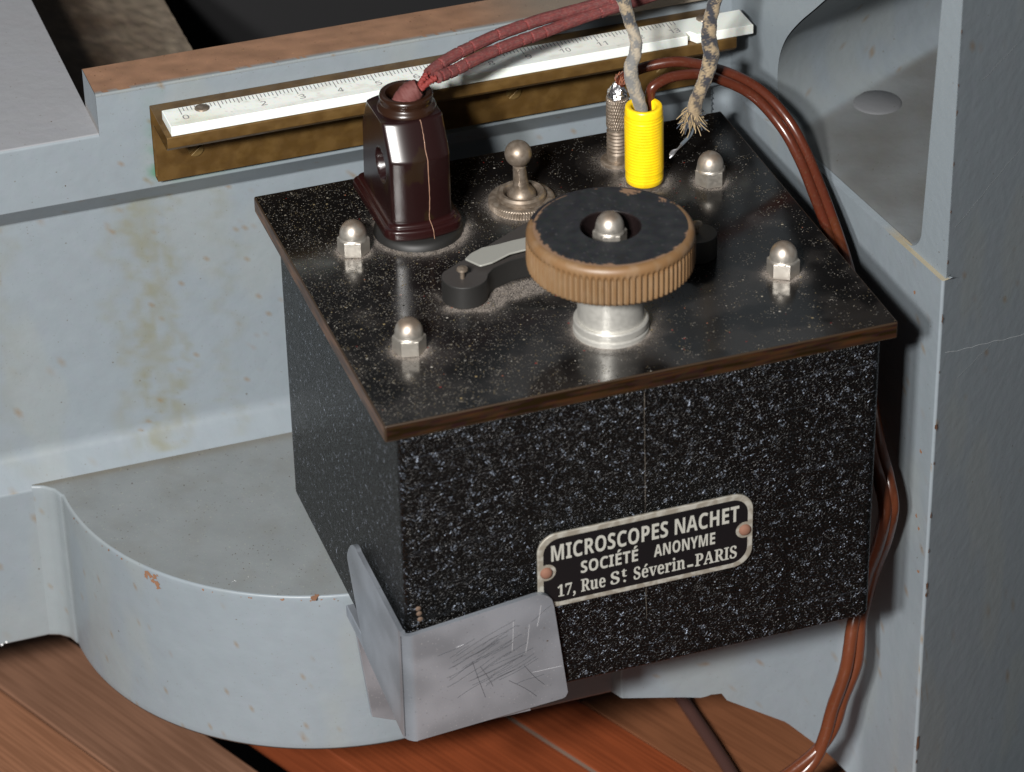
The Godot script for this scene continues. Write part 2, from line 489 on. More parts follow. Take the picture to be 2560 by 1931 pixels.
func build_frame() -> void:
	var f := thing("machine_frame", Vector3(0, -19, -7.35), "grey painted cast iron machine frame surrounding the black box", "machine frame")
	# slab on the left, its front face and everything below it
	var below := [Vector2(-7.35, -0.22), Vector2(-8.1, -0.97), Vector2(-8.1, -7.95), Vector2(-7.35, -8.67), Vector2(-7.35, -13.5), Vector2(-9.5, -13.5)]
	var rb := [0.05, 0.12, 0.5, 0.12, 0.1, 0.0]
	var pr := resample(round_poly([Vector2(-17.5, 1.56), Vector2(-7.35, 1.56)] + below, [0.0, 0.09] + rb, 6, false), 0.22)
	var mb := MB.new()
	extrude_x(mb, pr, -21.0, -9.78, 0.16, func(p, n): return dusted(p, n).lerp(Color(0.33, 0.33, 0.35), 0.75) if n.y > 0.8 else paint(p, n))
	part("left_slab", mb, M.paint, f)
	# right edge of the slab going down into the opening
	mb = MB.new()
	mb.tint = Color(0.06, 0.05, 0.04)
	mb.quad(Vector3(-9.78, 1.56, -8.87), Vector3(-10.08, 1.56, -17.5), Vector3(-10.08, -2.0, -17.5), Vector3(-9.78, -2.0, -8.87), Vector3.RIGHT)
	mb.quad(Vector3(-21, 1.555, -17.5), Vector3(-9.7, 1.555, -17.5), Vector3(-9.7, 1.0, -17.5), Vector3(-21, 1.0, -17.5), Vector3.FORWARD)
	part("slab_edge", mb, M.dark_inside, f)
	# the wall under the rail, from the slab to the side wall
	pr = resample(round_poly([Vector2(-7.35, 2.6)] + below, [0.0] + rb, 6, false), 0.12)
	mb = MB.new()
	extrude_x(mb, pr, -9.78, 8.2, 0.12, paint)
	part("back_wall", mb, M.paint, f)
	# rail: bare brown top, grey end
	mb = MB.new()
	var tp := resample(round_poly([Vector2(-8.87, -2.0), Vector2(-8.87, 2.68), Vector2(-7.352, 2.68), Vector2(-7.352, 2.6)], [0.0, 0.05, 0.05, 0.0], 5, false), 0.15)
	extrude_x(mb, tp, -9.78, 8.2, 0.08, func(p, n):
		var edge: float = -7.42 + 0.05 * n_fine.get_noise_2d(p.x * 2.5, 9.0) + (0.06 if p.x > 1.0 else 0.0) * n_mid.get_noise_2d(p.x * 3.0, 4.0)
		if p.z > edge or p.y < 2.6:
			return paint(p, n)
		var c := Color(0.31, 0.175, 0.11) * (0.95 + 0.3 * n_mid.get_noise_2d(p.x * 1.5, p.z * 3.0))
		return c.lerp(Color(0.2, 0.18, 0.155), clampf((p.x - 0.2) / 2.5, 0.0, 0.85)))
	part("rail", mb, M.primer, f)
	mb = MB.new()
	mb.sheet(10, 14, func(u, v): return Vector3(-9.782, lerpf(1.5, 2.66, v), lerpf(-8.86, -7.36, u)), true, false, func(p, n): return paint(p, n).lerp(Color(0.3, 0.22, 0.16), clampf((1.85 - p.y) * 1.6, 0.0, 0.6)))
	part("rail_end", mb, M.paint, f)
	# opening behind the rail: a brown inner ledge, then dark depth
	mb = MB.new()
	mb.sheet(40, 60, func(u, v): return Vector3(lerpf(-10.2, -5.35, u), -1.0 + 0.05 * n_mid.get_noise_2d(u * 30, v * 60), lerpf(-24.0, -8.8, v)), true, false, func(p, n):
		var g := clampf((p.x + 8.2) / 2.6 + 0.5 * n_big.get_noise_2d(p.x * 2, p.z * 2), 0.0, 1.0)  # darker on the left: the slab's shadow is put into the colour
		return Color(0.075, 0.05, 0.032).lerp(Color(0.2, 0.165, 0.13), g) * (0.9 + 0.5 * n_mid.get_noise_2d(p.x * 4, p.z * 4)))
	part("inner_ledge", mb, M.primer, f)
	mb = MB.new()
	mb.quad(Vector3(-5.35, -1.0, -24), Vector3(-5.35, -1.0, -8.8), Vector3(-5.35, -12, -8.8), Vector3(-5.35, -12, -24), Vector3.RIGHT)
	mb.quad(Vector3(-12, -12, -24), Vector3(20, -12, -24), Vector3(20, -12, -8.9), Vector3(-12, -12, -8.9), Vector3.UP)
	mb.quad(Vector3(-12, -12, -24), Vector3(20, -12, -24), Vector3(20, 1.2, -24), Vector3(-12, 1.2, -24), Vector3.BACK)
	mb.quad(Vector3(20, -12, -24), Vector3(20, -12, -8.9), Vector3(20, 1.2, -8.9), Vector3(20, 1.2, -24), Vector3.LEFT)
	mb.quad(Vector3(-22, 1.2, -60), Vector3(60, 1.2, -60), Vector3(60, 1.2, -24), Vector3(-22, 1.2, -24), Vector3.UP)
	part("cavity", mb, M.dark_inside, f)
	# unseen grey panel added behind the rail for the lid to reflect
	mb = MB.new()
	mb.tint = Color(0.228, 0.263, 0.292)
	mb.prism(Vector3.ZERO, Vector3.RIGHT, Vector3.BACK, Vector3.UP, round_poly([Vector2(-30, 19), Vector2(-4, 19), Vector2(0, 23), Vector2(7, 23), Vector2(9, 20), Vector2(16, 20), Vector2(16, 44), Vector2(-30, 44)], [1.5, 2.0, 1.5], 8), -31.0, -28.0, 0.4)
	part("added_reflection_panel", mb, M.paint, f)
	# rounded pad that carries the box
	var out := PackedVector2Array([Vector2(-12.5, -7.36), Vector2(-12.22, -7.25), Vector2(-11.98, -7.02), Vector2(-11.86, -6.7)])
	for i in range(1, 61):
		var a := PI - PI / 2 * i / 60.0
		out.append(Vector2(-4.63 + 7.2 * cos(a), -6.88 + 7.2 * sin(a)))
	out = resample(out, 0.14)
	for i in range(1, 40):
		out.append(Vector2(-4.63 + 5.75 * i / 39.0, 0.32))
	var k := out.size() - 1
	var rows := [[0.07, -8.55], [0.045, -8.553], [0.02, -8.57], [0.0, -8.62]]
	for i in range(1, 34):
		rows.append([0.0, -8.62 - 4.8 * i / 33.0])
	rows.append([0.03, -13.5]); rows.append([0.3, -13.53])
	mb = MB.new()
	var off := func(i: int, by: float) -> Vector2:
		var d: Vector2 = (out[mini(i + 1, k)] - out[maxi(i - 1, 0)]).normalized()
		return out[i] + Vector2(-d.y, d.x) * -by
	mb.sheet(k, rows.size() - 1, func(u, v):
		var r = rows[int(round(v * (rows.size() - 1)))]
		var q: Vector2 = off.call(int(round(u * k)), r[0])
		return Vector3(q.x, r[1], q.y), true, false, paint)
	part("pad_wall", mb, M.paint, f)
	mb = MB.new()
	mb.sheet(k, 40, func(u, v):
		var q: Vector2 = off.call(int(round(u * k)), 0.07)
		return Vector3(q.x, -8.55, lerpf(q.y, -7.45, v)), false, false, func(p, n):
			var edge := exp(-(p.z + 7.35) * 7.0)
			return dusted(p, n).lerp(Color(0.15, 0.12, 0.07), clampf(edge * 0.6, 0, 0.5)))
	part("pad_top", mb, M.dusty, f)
	# skirt below the box, side wall and outer face: one band swept along a path
	var fd := Vector2(0.82, -0.572)
	var E := Vector2(wall_x(3.8), 3.8)
	var path := resample(round_poly([Vector2(1.05, 0.3), Vector2(1.22, 0.62), Vector2(wall_x(0.62) - 0.1, 0.62), E - fd * 0.135, E + fd * 14.0], [0.0, 0.08, 0.7, 0.07, 0.0], 8, false), 0.16)
	var arch := [Vector2(-9, -13.5), Vector2(1.13, -13.5), Vector2(3.0, -13.98), Vector2(3.55, -14.15), Vector2(3.75, -14.1), Vector2(4.1, -14.15), Vector2(4.24, -14.42), Vector2(6.0, -15.66), Vector2(7.17, -16.97), Vector2(8.4, -18.6), Vector2(9.2, -26), Vector2(30, -26)]
	var bottom := func(x: float) -> float:
		for i in arch.size() - 1:
			if x <= arch[i + 1].x:
				return lerpf(arch[i].y, arch[i + 1].y, (x - arch[i].x) / (arch[i + 1].x - arch[i].x))
		return -26.0
	var pk := path.size() - 1
	mb = MB.new()
	mb.sheet(pk, 50, func(u, v):
		var q := path[int(round(u * pk))]
		return Vector3(q.x, lerpf(-8.6, bottom.call(q.x), v), q.y), true, false, paint)
	mb.sheet(pk, 4, func(u, v):
		var q := path[int(round(u * pk))]
		return Vector3(q.x, bottom.call(q.x), q.y - 1.2 * v), true, false, paint)
	part("skirt", mb, M.paint, f)
	# lower side wall from the back corner to the front edge, up to the ledge
	path = resample(round_poly([Vector2(7.0, -7.36), Vector2(wall_x(-7.35) - 0.1, -7.35), E - fd * 0.135, E + fd * 14.0], [0.0, 0.5, 0.06, 0.0], 8, false), 0.16)
	var pk2 := path.size() - 1
	var path2 := path
	mb = MB.new()
	mb.sheet(pk2, 50, func(u, v):
		var q := path2[int(round(u * pk2))]
		return Vector3(q.x, lerpf(-0.3, -8.6, v), q.y), true, false, paint)
	mb.sheet(pk2, 3, func(u, v):
		var q := path2[int(round(u * pk2))]
		var ins: Vector2 = Vector2(0.2, 0.0) * v * (1.0 if q.y < 3.88 and q.x < 8.5 else 0.0)
		return Vector3(q.x + ins.x, -0.3 + 0.04 * v, q.y + ins.y), false, false, func(p, n): return paint(p, n).lerp(Color(0.3, 0.26, 0.18), 0.9 * smoothstep(0.8, 1.8, p.z)) if p.x < 8.5 and p.z < 3.85 else paint(p, n))
	part("side_wall", mb, M.paint, f)
	# upper side wall, with the pocket cut out of it (z, y)
	var scurve := Curve2D.new()
	scurve.bake_interval = 0.15
	var sq := [Vector2(-3.7, -0.27), Vector2(-4.35, 0.0), Vector2(-4.72, 0.75), Vector2(-4.74, 1.6), Vector2(-4.42, 2.4), Vector2(-3.75, 3.2), Vector2(-2.75, 4.15), Vector2(-1.4, 5.5), Vector2(0.3, 7.6), Vector2(2.0, 11)]
	for q in sq.size():
		var tn := Vector2.ZERO
		if q > 0 and q < sq.size() - 1:
			tn = (sq[q + 1] - sq[q - 1]).normalized() * minf(sq[q].distance_to(sq[q - 1]), sq[q].distance_to(sq[q + 1])) * 0.36
		elif q == 0:
			tn = Vector2(-0.25, 0)
		scurve.add_point(sq[q], -tn, tn)
	var cut := round_poly([Vector2(3.35, 11), Vector2(2.92, 6.8), Vector2(2.55, -0.27), Vector2(-3.6, -0.27)], [0.0, 0.5, 0.7, 0.0], 10, false)
	cut.append_array(scurve.get_baked_points())
	var op: Array = [Vector2(-7.36, 11), Vector2(-7.36, -0.31), Vector2(3.8, -0.31), Vector2(3.8, 11)]
	for q in cut:
		op.append(q)
	var poly := PackedVector2Array(op)
	mb = MB.new()
	var wn := Vector3(-1, 0, WS).normalized()
	var idx := Geometry2D.triangulate_polygon(poly)
	for t in range(0, idx.size(), 3):
		var q3 := []
		for s in 3:
			var q := poly[idx[t + s]]
			q3.append(Vector3(wall_x(q.x), q.y, q.x))
		mb.tint = Color(0.228, 0.263, 0.292) * 0.96
		mb.tri(q3[0], q3[1], q3[2], wn, wn, wn)
	part("upper_wall", mb, M.paint, f)
	var G := Vector3(0.87, 0, -0.49)
	var ck := resample(cut, 0.16)
	var cn := ck.size() - 1
	mb = MB.new()
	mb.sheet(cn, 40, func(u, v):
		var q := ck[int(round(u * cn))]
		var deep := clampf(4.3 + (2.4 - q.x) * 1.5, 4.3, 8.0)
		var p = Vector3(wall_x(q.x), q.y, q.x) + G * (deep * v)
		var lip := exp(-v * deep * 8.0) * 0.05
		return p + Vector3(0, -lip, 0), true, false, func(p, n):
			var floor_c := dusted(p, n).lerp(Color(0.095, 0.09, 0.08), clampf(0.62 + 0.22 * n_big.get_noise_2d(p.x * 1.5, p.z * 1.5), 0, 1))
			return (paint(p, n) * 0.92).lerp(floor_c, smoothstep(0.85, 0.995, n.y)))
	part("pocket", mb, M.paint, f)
	mb = MB.new()
	mb.tint = Color(0.12, 0.125, 0.13)
	mb.lathe(Vector3(10.55, -0.29, -5.0), [Vector2(0.68, 0), Vector2(0.65, 0.03), Vector2(0.6, 0.075), Vector2(0.0, 0.08)], 48, Basis(), 60.0)
	part("boss", mb, M.paint, f)
	# outer face above the ledge
	path = resample(round_poly([Vector2(wall_x(3.79) + 0.004, 3.79), E + fd * 0.015, E + fd * 14.0], [0.0, 0.004, 0.0], 8, false), 0.2)
	var path3 := path
	var pk3 := path.size() - 1
	mb = MB.new()
	mb.sheet(pk3, 50, func(u, v):
		var q := path3[int(round(u * pk3))]
		return Vector3(q.x, lerpf(10.5, -0.26, v), q.y), true, false, paint)
	part("outer_face", mb, M.paint, f)
	# hairline marks on the outer face
	mb = MB.new()
	for s in [[0.2, -2.52, 4.6, -4.2, 0.006], [0.9, -3.6, 2.6, -3.5, 0.006], [1.2, 4.6, 2.9, 4.85, 0.006], [0.3, 1.0, 3.4, 1.75, 0.006]]:
		var pts := PackedVector3Array()
		for i in 24:
			var u: float = lerpf(s[0], s[2], i / 23.0)
			pts.append(Vector3(E.x + fd.x * u, lerpf(s[1], s[3], i / 23.0) + 0.05 * n_mid.get_noise_1d(u * 2.0), E.y + fd.y * u))
		var w: float = s[4]
		mb.tint = Color(0.33, 0.36, 0.38) if s[1] < -2.0 and s[1] > -3.0 else Color(0.1, 0.11, 0.12)
		mb.tube(pts, 5, func(t, a, l): return w)
	part("hairline_mark", mb, M.cloth, f).set_meta("kind", "stuff")
	# chipped paint along the edges
	mb = MB.new()
	var en := Vector3(0.67, 0, 0.74)
	for s in [[6.4, 0.05], [5.0, 0.04], [4.3, 0.06], [2.9, 0.05], [1.6, 0.04], [0.2, 0.05], [-1.35, 0.09], [-2.9, 0.04], [-4.5, 0.12], [-5.6, 0.05], [-7.2, 0.07], [-8.3, 0.06], [-9.4, 0.1], [-9.7, 0.08], [-14.6, 0.16], [-15.2, 0.06]]:
		chip(mb, Vector3(E.x - (0.1 if s[0] < -0.3 else 0.0) + 0.015, s[0], E.y + (0.09 if s[0] < -0.3 else 0.0)), Vector3(-0.8, 0, 0.6) * 0.6, Vector3(0, -1.5, 0), s[1] * 1.1)
	for s in [[8.31, -5.6, 3.3], [8.33, -7.6, 3.25], [8.32, -7.9, 3.4], [8.24, -1.3, 2.6], [8.3, -9.2, 3.5]]:
		chip(mb, Vector3(wall_x(s[2]) - 0.112, s[1], s[2]), Vector3(0.1, 0, 1), Vector3(0, 1, 0), 0.07)
	for i in 22:
		var a := PI - PI / 2 * rng.randf_range(0.1, 0.98)
		var q := Vector2(-4.63 + 7.205 * cos(a), -6.88 + 7.205 * sin(a))
		chip(mb, Vector3(q.x, -8.63 - rng.randf() * 0.03, q.y), Vector3(sin(a), 0, -cos(a)), Vector3(0, 1, 0), rng.randf_range(0.015, 0.05))
	for s in [[0.0, 0.2], [0.15, 0.15], [0.3, 0.12], [0.22, 0.28], [0.34, 0.3], [0.38, 0.42], [0.08, 0.08]]:
		var a: float = 2.53 - s[0] / 7.2
		chip(mb, Vector3(-4.63 + 7.205 * cos(a), -8.6 - s[1], -6.88 + 7.205 * sin(a)), Vector3(sin(a), 0, -cos(a)), Vector3(0, 1, 0), 0.1)
	for i in 5:
		chip(mb, Vector3(rng.randf_range(-7.0, -6.6), -8.54, rng.randf_range(-0.05, 0.12)), Vector3.RIGHT, Vector3.FORWARD, 0.09)
	var ch := part("paint_chip", mb, M.chip, f, "bare rust brown spots where the paint has flaked")
	ch.set_meta("kind", "stuff")
	mb = MB.new()
	for i in 2:
		chip(mb, Vector3(-13.8 + i * 0.13, -13.44 + 0.05 * sin(i * 1.7), -7.335), Vector3.RIGHT, Vector3.UP, rng.randf_range(0.03, 0.07))
	for i in 5:
		chip(mb, Vector3(-8.6 + i * 0.13 * rng.randf(), -8.545, -1.35 - i * 0.02 * rng.randf()), Vector3.RIGHT, Vector3.FORWARD, rng.randf_range(0.008, 0.022))
	part("flaked_paint", mb, M.chip_white, f, "white flaked paint at the lower edge").set_meta("kind", "stuff")

# ------------------------------------------------------------------ wooden boards below
func build_table() -> void:
	var t := Node3D.new()
	t.name = "table_top"
	add_child(t)
	t.position = Vector3(0, -19, -4) * U
	t.set_meta("at", Vector3(0, -19, -4))
	t.set_meta("kind", "structure")
	t.set_meta("label", "reddish brown wooden boards with a dark gap, under the machine")
	var a := Vector3(0.42, 0, 0.9075)
	var b := Vector3(0.9075, 0, -0.42)
	var spans := [[-16.0, -11.2, Color(0.23, 0.11, 0.065)], [-11.1, -6.75, Color(0.25, 0.12, 0.07)], [-6.72, -3.85, Color(0.185, 0.1, 0.066)], [-1.8, 2.86, Color(0.2, 0.05, 0.016)], [2.93, 4.85, Color(0.2, 0.05, 0.017)], [4.88, 8.6, Color(0.17, 0.07, 0.035)]]
	for i in spans.size():
		var s = spans[i]
		var mb := MB.new()
		mb.tint = s[2]
		mb.prism(Vector3(0, 0, 0), b, Vector3.UP, a, PackedVector2Array([Vector2(s[0], -26), Vector2(s[1], -26), Vector2(s[1], 22), Vector2(s[0], 22)]), -21.0, -19.0 - 0.05 * (i % 2), 0.06)
		for q in mb.v.size():
			mb.uv[q] = Vector2(mb.v[q].dot(a) + i * 17.3, mb.v[q].dot(b) + mb.v[q].y * 0.9 + i * 5.1)
		part("plank", mb, M.wood, t)
	var mb := MB.new()
	mb.tint = Color(0.3, 0.24, 0.18)
	mb.prism(Vector3.ZERO, b, Vector3.UP, a, PackedVector2Array([Vector2(2.84, -26), Vector2(2.95, -26), Vector2(2.95, 22), Vector2(2.84, 22)]), -20.5, -19.035, 0.0)
	part("joint_filler", mb, mat(Color(0.15, 0.1, 0.075), 0.8), t)
	mb = MB.new()
	mb.quad(Vector3(-40, -30, -40), Vector3(40, -30, -40), Vector3(40, -30, 40), Vector3(-40, -30, 40), Vector3.UP)
	var fl := part("floor", mb, M.dark_inside, t)

# ------------------------------------------------------------------ brass angle with the white scale
func text(called: String, s: String, bold: bool, serif: bool, x0: float, x1: float, base: float, cap: float, depth: float, m: Material, parent: Node3D, xf: Callable) -> void:
	var tm := TextMesh.new()
	var fnt := SystemFont.new()
	fnt.font_names = PackedStringArray(["Droid Serif" if serif else "Droid Sans"])
	fnt.font_weight = 700 if bold else 400
	tm.font = fnt
	tm.text = s
	tm.font_size = 96
	tm.pixel_size = 0.01
	tm.depth = 0.02
	tm.curve_step = 1.0
	var arr := tm.get_mesh_arrays()
	var vs: PackedVector3Array = arr[Mesh.ARRAY_VERTEX]
	var ns: PackedVector3Array = arr[Mesh.ARRAY_NORMAL]
	var ix: PackedInt32Array = arr[Mesh.ARRAY_INDEX]
	if vs.is_empty():
		return
	# the height of a capital, measured on H
	var th := TextMesh.new()
	th.font = fnt; th.text = "H"; th.font_size = 96; th.pixel_size = 0.01; th.depth = 0.02
	var hb := th.get_aabb()
	var bb := tm.get_aabb()
	var sy := cap / hb.size.y
	var ybase := hb.position.y
	# a single line is centred on its own height: the same for both texts
	var sx := (x1 - x0) / bb.size.x
	var mb := MB.new()
	for t in range(0, ix.size(), 3):
		var q := []
		var nn := []
		for e in 3:
			var p := vs[ix[t + e]]
			q.append(xf.call(Vector3(x0 + (p.x - bb.position.x) * sx, base + (p.y - ybase) * sy, (p.z / 0.02 + 0.5) * depth)))
			nn.append(ns[ix[t + e]])
		var flat: Vector3 = (q[1] - q[0]).cross(q[2] - q[0])
		if flat.length() < 1e-9:
			continue
		flat = -flat.normalized()
		mb.tri(q[0], q[1], q[2], flat, flat, flat)
	part(called, mb, m, parent)

func build_scale() -> void:
	var s := thing("scale_ruler", Vector3(-0.5, 0.08, -7.0), "white centimetre scale on a dull brass angle along the rail", "ruler")
	var mb := MB.new()
	mb.tint = Color(0.95, 0.85, 0.75)
	mb.prism(Vector3.ZERO, Vector3.BACK, Vector3.RIGHT, Vector3.UP, round_poly([Vector2(-7.345, 0.08), Vector2(-7.03, 0.08), Vector2(-7.03, 1.72), Vector2(-5.62, 1.72), Vector2(-5.5, 1.84), Vector2(-5.5, 2.13), Vector2(-7.345, 2.13)], [0.02, 0.02, 0.06, 0.02, 0.02, 0.03, 0.02], 3), -8.45, 6.72, 0.02)
	part("brass_angle", mb, M.brass, s)
	# ruler blank: back half, and the front with a notch near its right end
	mb = MB.new()
	mb.tint = Color(1, 1, 1)
	var pl := PackedVector2Array([Vector2(-8.32, -6.47), Vector2(7.18, -6.47), Vector2(7.18, -5.53), Vector2(5.62, -5.53), Vector2(5.5, -5.75), Vector2(5.4, -5.74), Vector2(5.36, -5.53), Vector2(-8.32, -5.53)])
	mb.prism(Vector3.ZERO, Vector3.RIGHT, Vector3.UP, Vector3.BACK, pl, 2.135, 2.4, 0.02)
	for i in mb.v.size():
		var p := mb.v[i]
		var dirt := clampf((p.x + 0.5) / 6.0, 0, 1) * 0.3
		mb.c[i] = Color(1, 1, 1).lerp(Color(0.75, 0.68, 0.6), dirt)
	var plate := part("scale_plate", mb, M.white_plate, s)
	mb = MB.new()
	mb.sheet(420, 16, func(u, v): return Vector3(lerpf(-8.29, 5.3, u), 2.4008, lerpf(-6.46, -5.56, v)), true, false, func(p, n):
		var c := Color(1, 1, 1)
		c = c.lerp(Color(0.78, 0.7, 0.62), clampf((p.x - 0.5) / 7.0, 0, 1) * 0.8)
		c = c.lerp(Color(0.72, 0.7, 0.5), clampf(0.9 - Vector2(p.x + 7.6, (p.z + 5.7) * 2.0).length() * 0.9, 0, 1) * 0.5)
		c = c.lerp(Color(0.7, 0.66, 0.58), clampf(1.2 * n_mid.get_noise_2d(p.x * 2.2, p.z * 5) - 0.15, 0, 0.35))
		if p.z > -5.78: c = c * 0.93
		return c.lerp(Color(0.35, 0.3, 0.26), clampf(2.0 * n_fine.get_noise_2d(p.x * 5, p.z * 9) - 1.05, 0, 0.7)))
	part("scale_face", mb, M.white_plate, plate)
	mb = MB.new()
	for i in 133:
		var x := -7.9 + 0.1 * i
		var l := 0.36 if i % 10 == 0 else (0.27 if i % 5 == 0 else 0.2)
		var w := 0.012
		if x > 6.3: continue
		mb.quad(Vector3(x - w, 2.4025, -6.44), Vector3(x + w, 2.4025, -6.44), Vector3(x + w, 2.4025, -6.44 + l), Vector3(x - w, 2.4025, -6.44 + l), Vector3.UP)
	part("graduation_marks", mb, M.ink, s).set_meta("kind", "stuff")
	for i in 14:
		if i == 1: continue
		var x := -7.9 + i
		var w := 0.1 if i < 10 else 0.2
		text("numeral", str(i), false, false, x + 0.03 - w * 0.5, x + 0.03 + w * 0.5 + 0.06, 5.82, 0.21, 0.004, M.ink, s, func(p): return Vector3(p.x, 2.4005 + p.z, -p.y))
	for x in [-7.35, 6.1]:
		mb = MB.new()
		mb.lathe(Vector3(x, 2.4, -6.22 if x < 0 else -6.3), [Vector2(0.19, 0), Vector2(0.185, 0.03), Vector2(0.15, 0.05), Vector2(0, 0.055)], 24, Basis(), 60)
		part("plate_screw", mb, M.old_steel, s)
	for x in [-7.42, 1.1, 5.2]:
		mb = MB.new()
		var B := Basis(Vector3.RIGHT, PI / 2) * Basis(Vector3.UP, 0.7)
		for h in [-1, 1]:
			var half := PackedVector2Array()
			for i in 17:
				half.append(Vector2(0.2 * cos(PI * i / 16.0), 0.025 + 0.175 * sin(PI * i / 16.0)) * Vector2(1, h))
			mb.prism(Vector3(x, 0.85, -7.03), B.x, B.y, B.z, half, -0.02, 0.05, 0.015)
		part("slotted_screw", mb, M.brass, s)
	# dusty end stop lying on the rail behind the scale
	var e := thing("end_stop", Vector3(5, 2.68, -7.6), "dusty brown metal stop block on the rail's right end", "metal block")
	mb = MB.new()
	mb.tint = Color(0.2, 0.17, 0.14)
	mb.box(Vector3(3.66, 2.685, -8.75), Vector3(7.1, 3.0, -6.75), 0.03)
	part("block", mb, M.primer, e)
	mb = MB.new()
	mb.lathe(Vector3(5.6, 3.0, -7.3), [Vector2(0.16, 0.0), Vector2(0.15, 0.012), Vector2(0.0, 0.014)], 20)
	part("screw_hole", mb, M.dark_inside, e)

# ------------------------------------------------------------------ the control box
func lid_pictures() -> Array:
	var W := 1268
	var H := 1120
	var col := PackedByteArray(); col.resize(W * H * 3)
	var rough := PackedByteArray(); rough.resize(W * H)
	var r := RandomNumberGenerator.new()
	r.seed = 77
	var rings := [[-4.75, -2.1, 0.42, 0.16], [4.68, -2.19, 0.42, 0.16], [-4.83, 2.69, 0.42, 0.22], [4.67, 2.57, 0.42, 0.2], [-0.1, 3.48, 0.88, 0.3], [-0.13, -2.85, 0.82, 0.28], [2.87, -4.0, 0.4, 0.4], [3.1, -2.7, 0.6, 0.35], [-2.95, -2.5, 1.2, 0.25]]
	var banks := [[Vector2(-3.35, 1.3), Vector2(-2.5, 1.6), 0.12, 1.0], [Vector2(-2.5, 1.55), Vector2(-1.9, 1.15), 0.16, 1.0], [Vector2(-1.9, 1.1), Vector2(-0.6, 0.95), 0.3, 1.0], [Vector2(-3.5, 0.6), Vector2(-3.3, 1.25), 0.0, 0.6]]
	for y in H:
		var pz := (y + 0.5) / 100.0 - 5.6
		for x in W:
			var px := (x + 0.5) / 100.0 - 6.34
			var film := 0.26 + 0.3 * n_big.get_noise_2d(px * 3.0, pz * 3.0) + 0.22 * n_mid.get_noise_2d(px * 2.0, pz * 2.0)
			film = clampf(film, 0.04, 1.0) * 0.45
			var d := 0.0
			for g in rings:
				var q = Vector2(px - g[0], pz - g[1]).length() - g[2]
				if q < 0.7:
					d = maxf(d, exp(-maxf(q, 0.0) / g[3] * 1.5))
			# along the front of the switch base
			for g in banks:
				var ab: Vector2 = g[1] - g[0]
				var pp := Vector2(px, pz)
				var f: float = clampf((pp - g[0]).dot(ab) / ab.length_squared(), 0, 1)
				var q2: float = pp.distance_to(g[0] + ab * f) - g[2]
				if q2 < 0.6:
					d = maxf(d, exp(-maxf(q2, 0.0) / 0.16) * g[3])
			var grit := n_fine.get_noise_2d(px * 22.0, pz * 22.0)
			d = clampf(d * (0.75 + 0.9 * grit + 0.25 * n_mid.get_noise_2d(px * 6, pz * 6)), 0, 1)
			var k := (y * W + x)
			var painted_sheen := 0.13 * smoothstep(0.05, 0.5, n_big.get_noise_2d(px * 2.2 + 7.0, pz * 2.2) + 0.12 * pz - 0.2)  # grey reflection, stronger towards the front, painted into the lid colour
			var a := clampf(film * 0.1 + painted_sheen + d * 0.95, 0, 1)
			col[k * 3] = int(15 + a * 130)
			col[k * 3 + 1] = int(14 + a * 122)
			col[k * 3 + 2] = int(14 + a * 114)
			rough[k] = int(clampf(30 + film * 90 + d * 120, 0, 255))
	var im := Image.create_from_data(W, H, false, Image.FORMAT_RGB8, col)
	var ir := Image.create_from_data(W, H, false, Image.FORMAT_L8, rough)
	var tones := [Color(0.6, 0.57, 0.5), Color(0.72, 0.7, 0.66), Color(0.56, 0.49, 0.33), Color(0.42, 0.39, 0.35), Color(0.5, 0.48, 0.45)]
	for i in 42000:
		var x := r.randi() % W
		var y := r.randi() % H
		var dens := 0.4 + 0.9 * n_mid.get_noise_2d(x * 0.03, y * 0.03) - 0.22 + 0.5 * (1.0 - smoothstep(200.0, 750.0, float(x)))
		if r.randf() > dens:
			continue
		var big := r.randf()
		var w := 2 if big < 0.95 else (3 if big < 0.993 else 5)
		var c: Color = tones[r.randi() % 5] * r.randf_range(0.2, 0.95)
		im.fill_rect(Rect2i(x, y, w, 2 if big < 0.6 else w), c)
		ir.fill_rect(Rect2i(x, y, w, w), Color.WHITE)
	for i in 70:   # red rubber crumbs and paint flakes
		im.fill_rect(Rect2i(r.randi() % W, r.randi() % H, r.randi_range(2, 5), r.randi_range(2, 4)), Color(0.5, 0.13, 0.1) if i % 3 else Color(0.6, 0.35, 0.25))
	return [ImageTexture.create_from_image(im), ImageTexture.create_from_image(ir)]

func acorn_nut(o: Vector3, turn: float, parent: Node3D, r := 0.4) -> void:
	var mb := MB.new()
	var hex := PackedVector2Array()
	for i in 6:
		hex.append(Vector2.from_angle(TAU * i / 6 + turn) * r)
	mb.prism(o, Vector3.RIGHT, Vector3.UP, Vector3.BACK, hex, 0.0, 0.42, 0.03, 30, 3, 2)
	var pr := []
	for i in 13:
		var a := PI / 2 * i / 12
		pr.append(Vector2(0.335 * cos(a), 0.5 + 0.37 * sin(a)))
	var nut := [Vector2(0.36, 0.38), Vector2(0.35, 0.43), Vector2(0.335, 0.45)]
	mb.lathe(o, nut + pr, 36)
	for i in mb.v.size():
		var h := mb.v[i].y - o.y
		var k := smoothstep(0.55, 0.85, h + 0.25 * n_mid.get_noise_3d(mb.v[i].x * 4, h * 4, mb.v[i].z * 4))
		var low := clampf(0.5 + 1.5 * n_mid.get_noise_3d(mb.v[i].x * 6, h * 3, mb.v[i].z * 6), 0, 1) * 0.3 * (1.0 - smoothstep(0.1, 0.4, h))
		mb.c[i] = Color(1, 1, 1).lerp(Color(0.62, 0.47, 0.37), k * 0.75).lerp(Color(0.5, 0.45, 0.4), low)
	part("acorn_nut", mb, M.nickel, parent)

